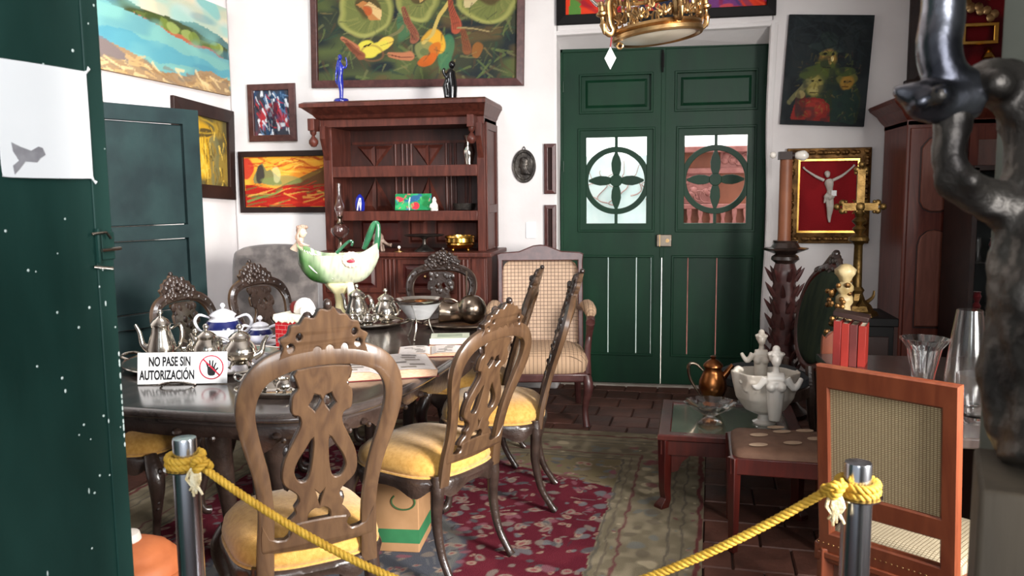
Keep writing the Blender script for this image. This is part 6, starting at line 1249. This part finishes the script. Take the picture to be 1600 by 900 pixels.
# cane chair
def cane_chair():
    M = Matrix.Translation((.652, 2.46, 0)) @ Matrix.Rotation(R(-37), 4, 'Z'); t = thing('cane_chair', 'orange-brown wooden chair with woven cane back, seen from behind', 'chair', M=M)
    B = M @ Matrix(((1, 0, 0, 0), (0, -.10, -1, .045), (0, 1, 0, 0), (0, 0, 0, 1)))
    MB().plate([rect(-.20, .20, .385, .985), rect(-.16, .155, .60, .915), rect(-.16, .155, .455, .535)], .036, B, bev=.005).build('back_frame', orangew, t, ang=25)
    cane = grid_mat('woven_cane', 'c9b994', '7d6a4c', .0095, .0017, ('X', 'Z'), ch=.0055, bump=.6, rough=.7)
    MB().box(-.165, .16, .595, .92, -.004, .006, B).build('cane_panel', cane, t)
    sc_ = grid_mat('woven_seat', '9c9078', '685a44', .011, .0016, ('X', 'Y'), bump=.6, rough=.7)
    V = []; F = []; pd_ = sup(1, 1, 8, 40)
    for q, z in ((0, .415), (0, .44), (-.015, .452), (-.06, .46)): V += [(x*(.205+.02*y+q), .215+y*(.21+q), z) for x, y in pd_]
    for a in range(3):
        for j in range(40): F.append((a*40+j, a*40+(j+1) % 40, (a+1)*40+(j+1) % 40, (a+1)*40+j))
    F.append(tuple(range(120, 160))); seat = MB().add(V, F, M).build('woven_seat', sc_, t, ang=60)
    m = MB()
    for q in range(26): m.ball((-.2+.016*q, -.012, .418), .0045, 6, M=M)
    for q in range(22): m.ball((.222, .02+.018*q, .418), .0045, 6, M=M)
    m.build('nail_heads', brass, seat)['kind'] = 'stuff'
    MB().box(-.215, .215, -.012, .43, .355, .415, M).build('seat_rail', orangew, t, bevel=.006)
    MB().box(-.20, .20, -.02, .0, .372, .39, M).build('rail_beading', orangew, t, bevel=.003)
    for sx in (-1, 1):
        MB().tube([(.185*sx, .40, .36), (.182*sx, .395, 0)], [.030, .020], 4, M=M).build('front_leg', orangew, t, bevel=.004, ang=30)
        MB().tube([(.182*sx, .005, .40), (.182*sx, .0, .2), (.182*sx, -.03, 0)], [.030, .026, .022], 4, M=M).build('rear_leg', orangew, t, bevel=.004, ang=30)
cane_chair()
# ================================================================ STANCHIONS AND ROPE
def stanchion(x, y, lb):
    t = thing('rope_post', lb, 'post', (x, y, 0), group='chrome posts holding the yellow rope')
    MB().lathe([(.15, 0), (.15, .008), (.05, .02), (.032, .03)], (x, y, 0), 36).build('base', chrome, t)
    MB().lathe([(.027, .02), (.027, .93)], (x, y, 0), 28).build('tube', chrome, t)
    MB().lathe([(.027, .925), (.044, .930), (.045, .933), (.026, .936)], (x, y, 0), 28).build('collar', chrome, t)
    MB().lathe([(.0245, .934), (.0245, .992), (.0235, .996), (.001, .997)], (x, y, 0), 28).build('cap', chrome, t)
S1, S2 = (-.985, 1.52), (.362, 1.57)
stanchion(*S1, 'left chrome rope post before golden chair seat'); stanchion(*S2, 'right chrome rope post in front of cane chair')
def twist(P, r_, pitch, nm, parent, m=None, W=8):
    P = catmull(P, 10, False); L_ = 0; Ls = [0]
    for i in range(1, len(P)): L_ += (P[i]-P[i-1]).length; Ls.append(L_)
    n = max(int(L_/.0035), 8); mb = MB(); pts = []
    for k in range(n+1):
        s_ = L_*k/n; i = max(j for j in range(len(Ls)) if Ls[j] <= s_+1e-9); i = min(i, len(P)-2); f = (s_-Ls[i])/max(Ls[i+1]-Ls[i], 1e-9); pts.append(P[i].lerp(P[i+1], min(f, 1)))
    pu = Vector((0, 0, 1)); fr = []
    for k, p in enumerate(pts):
        tg = (pts[min(k+1, n)]-pts[max(k-1, 0)]).normalized(); a = pu-tg*pu.dot(tg); a = a.normalized() if a.length > 1e-4 else tg.orthogonal().normalized(); pu = a; fr.append((a, tg.cross(a)))
    for q in range(3):
        st_ = [p+(a*math.cos(L_*k/n*6.283/pitch+q*2.094)+b*math.sin(L_*k/n*6.283/pitch+q*2.094))*r_*.52 for k, (p, (a, b)) in enumerate(zip(pts, fr))]
        mb.tube(st_, r_*.56, 6)
    return mb.build(nm, m or ropem, parent, ang=180)
t = thing('barrier_rope', 'yellow twisted rope slung between the two chrome posts', 'rope', (-.3, 1.55, .5))
A_ = Vector((S1[0]+.03, S1[1]-.02, .955)); B_ = Vector((S2[0]-.03, S2[1]-.02, .965)); pts = []
for k in range(13):
    u = k/12; p = A_.lerp(B_, u); sag = .285; p.z = p.z-sag*(1-abs(2*u-1)**1.6); pts.append(p)
twist(pts, .0085, .03, 'rope_span', t)
for (S, a0, sg_) in ((S1, 0, 1), (S2, math.pi, -1)):
    for q in range(2): twist([(S[0]+.034*math.cos(a), S[1]+.034*math.sin(a), .944+.012*q+.002*math.sin(a)) for a in np.linspace(a0, a0+6.283*sg_, 13)], .0085, .03, 'rope_coil', t)
    kx_ = S[0]+sg_*.052
    twist([(kx_-.015, S[1]-.03, .945), (kx_, S[1]-.045, .965), (kx_+.015, S[1]-.03, .955), (kx_+.008, S[1]-.01, .94), (kx_-.01, S[1]-.02, .95), (kx_+.002, S[1]-.045, .945), (kx_+.02, S[1]-.035, .965)], .0085, .03, 'knot', t)
    m = MB(); rg = np.random.default_rng(2)
    for q in range(14):
        x0 = kx_-sg_*.005+rg.normal(0, .004); m.tube([(x0, S[1]-.04, .945), (x0+rg.normal(0, .006), S[1]-.048, .925), (x0+rg.normal(0, .010), S[1]-.045, .903+rg.normal(0, .006))], [.004, .0035, .0025], 5, smooth=2)
    m.build('frayed_end', ropew, t)
# ================================================================ BRONZE SCULPTURE AND PEDESTAL
t = thing('sculpture_pedestal', 'weathered brown wooden pedestal at right edge under bronze sculpture', 'pedestal', (.462, 1.025, 0)); pw = mat('weathered_grey_brown_wood', '393127', '4f4436', 5, .7, bump=.3, stretch=(2, 2, .3))
PM_ = Matrix.Translation((.462, 1.025, 0)) @ Matrix.Rotation(R(-17), 4, 'Z')
MB().box(-.088, .088, -.088, .088, .1, 1.165, PM_).build('column', pw, t, bevel=.006); MB().box(-.098, .098, -.098, .098, 0, .1, PM_).build('plinth', pw, t, bevel=.008)
S = thing('bronze_sculpture', 'dark gnarled bronze sculpture with raised arm looming at right edge', 'sculpture', (.53, 1.19, 1.165))
m = MB()
def limb(L, n=12): m.tube([p[:3] for p in L], [p[3] for p in L], n, smooth=4)
limb([(.415, 1.237, 1.622, .022), (.448, 1.247, 1.640, .022), (.48, 1.247, 1.61, .035), (.50, 1.245, 1.56, .04)])
limb([(.402, 1.233, 1.612, .024), (.396, 1.228, 1.575, .022), (.392, 1.225, 1.545, .020), (.402, 1.222, 1.512, .024), (.425, 1.223, 1.492, .024), (.455, 1.229, 1.478, .026), (.49, 1.23, 1.46, .035)])
limb([(.450, 1.242, 1.62, .022), (.478, 1.243, 1.585, .026), (.487, 1.238, 1.53, .028), (.490, 1.23, 1.46, .035)])
limb([(.51, 1.235, 1.60, .045), (.515, 1.226, 1.495, .045), (.50, 1.218, 1.42, .052), (.50, 1.20, 1.36, .058), (.51, 1.18, 1.286, .062), (.515, 1.16, 1.20, .066), (.51, 1.15, 1.168, .07)], 16)
limb([(.48, 1.225, 1.46, .03), (.472, 1.214, 1.40, .032), (.474, 1.208, 1.33, .036), (.462, 1.20, 1.265, .032), (.468, 1.19, 1.21, .028), (.49, 1.185, 1.175, .025)])
limb([(.475, 1.21, 1.34, .02), (.448, 1.20, 1.27, .014), (.444, 1.196, 1.245, .006)])
m.ball((.372, 1.20, 1.612), .014, 10).ball((.352, 1.205, 1.604), .010, 10).ball((.44, 1.215, 1.625), .02, 10).ball((.41, 1.2, 1.51), .016, 10).ball((.47, 1.18, 1.37), .028, 10, (1, 1, 1.6)).ball((.49, 1.175, 1.29), .03, 10, (1, 1, 1.4))
m.build('figure', bronze, S, remesh=.006, disp=.013, dscale=.035)
m = MB()
limb([(.392, 1.262, 1.99, .008), (.384, 1.258, 1.965, .024), (.376, 1.256, 1.93, .020), (.376, 1.255, 1.88, .018), (.379, 1.253, 1.83, .021), (.383, 1.244, 1.722, .026), (.378, 1.237, 1.67, .027), (.392, 1.235, 1.632, .026), (.43, 1.242, 1.618, .028)])
limb([(.323, 1.221, 1.621, .006), (.338, 1.223, 1.617, .014), (.36, 1.225, 1.610, .024), (.385, 1.228, 1.607, .028), (.42, 1.236, 1.612, .028)])
limb([(.340, 1.218, 1.598, .006), (.355, 1.22, 1.594, .012), (.38, 1.225, 1.596, .018), (.41, 1.235, 1.612, .02)])
m.ball((.372, 1.20, 1.612), .014, 10).ball((.352, 1.205, 1.604), .010, 10)
m.build('raised_arm', mat('polished_dark_metal', '8d8d94', '3c3c42', 9, .24, metal=.95, rr=.1, bump=.25, bscale=18), S, remesh=.005)
S.location = Vector(S.location)+Vector((-.048, -.125, 0))
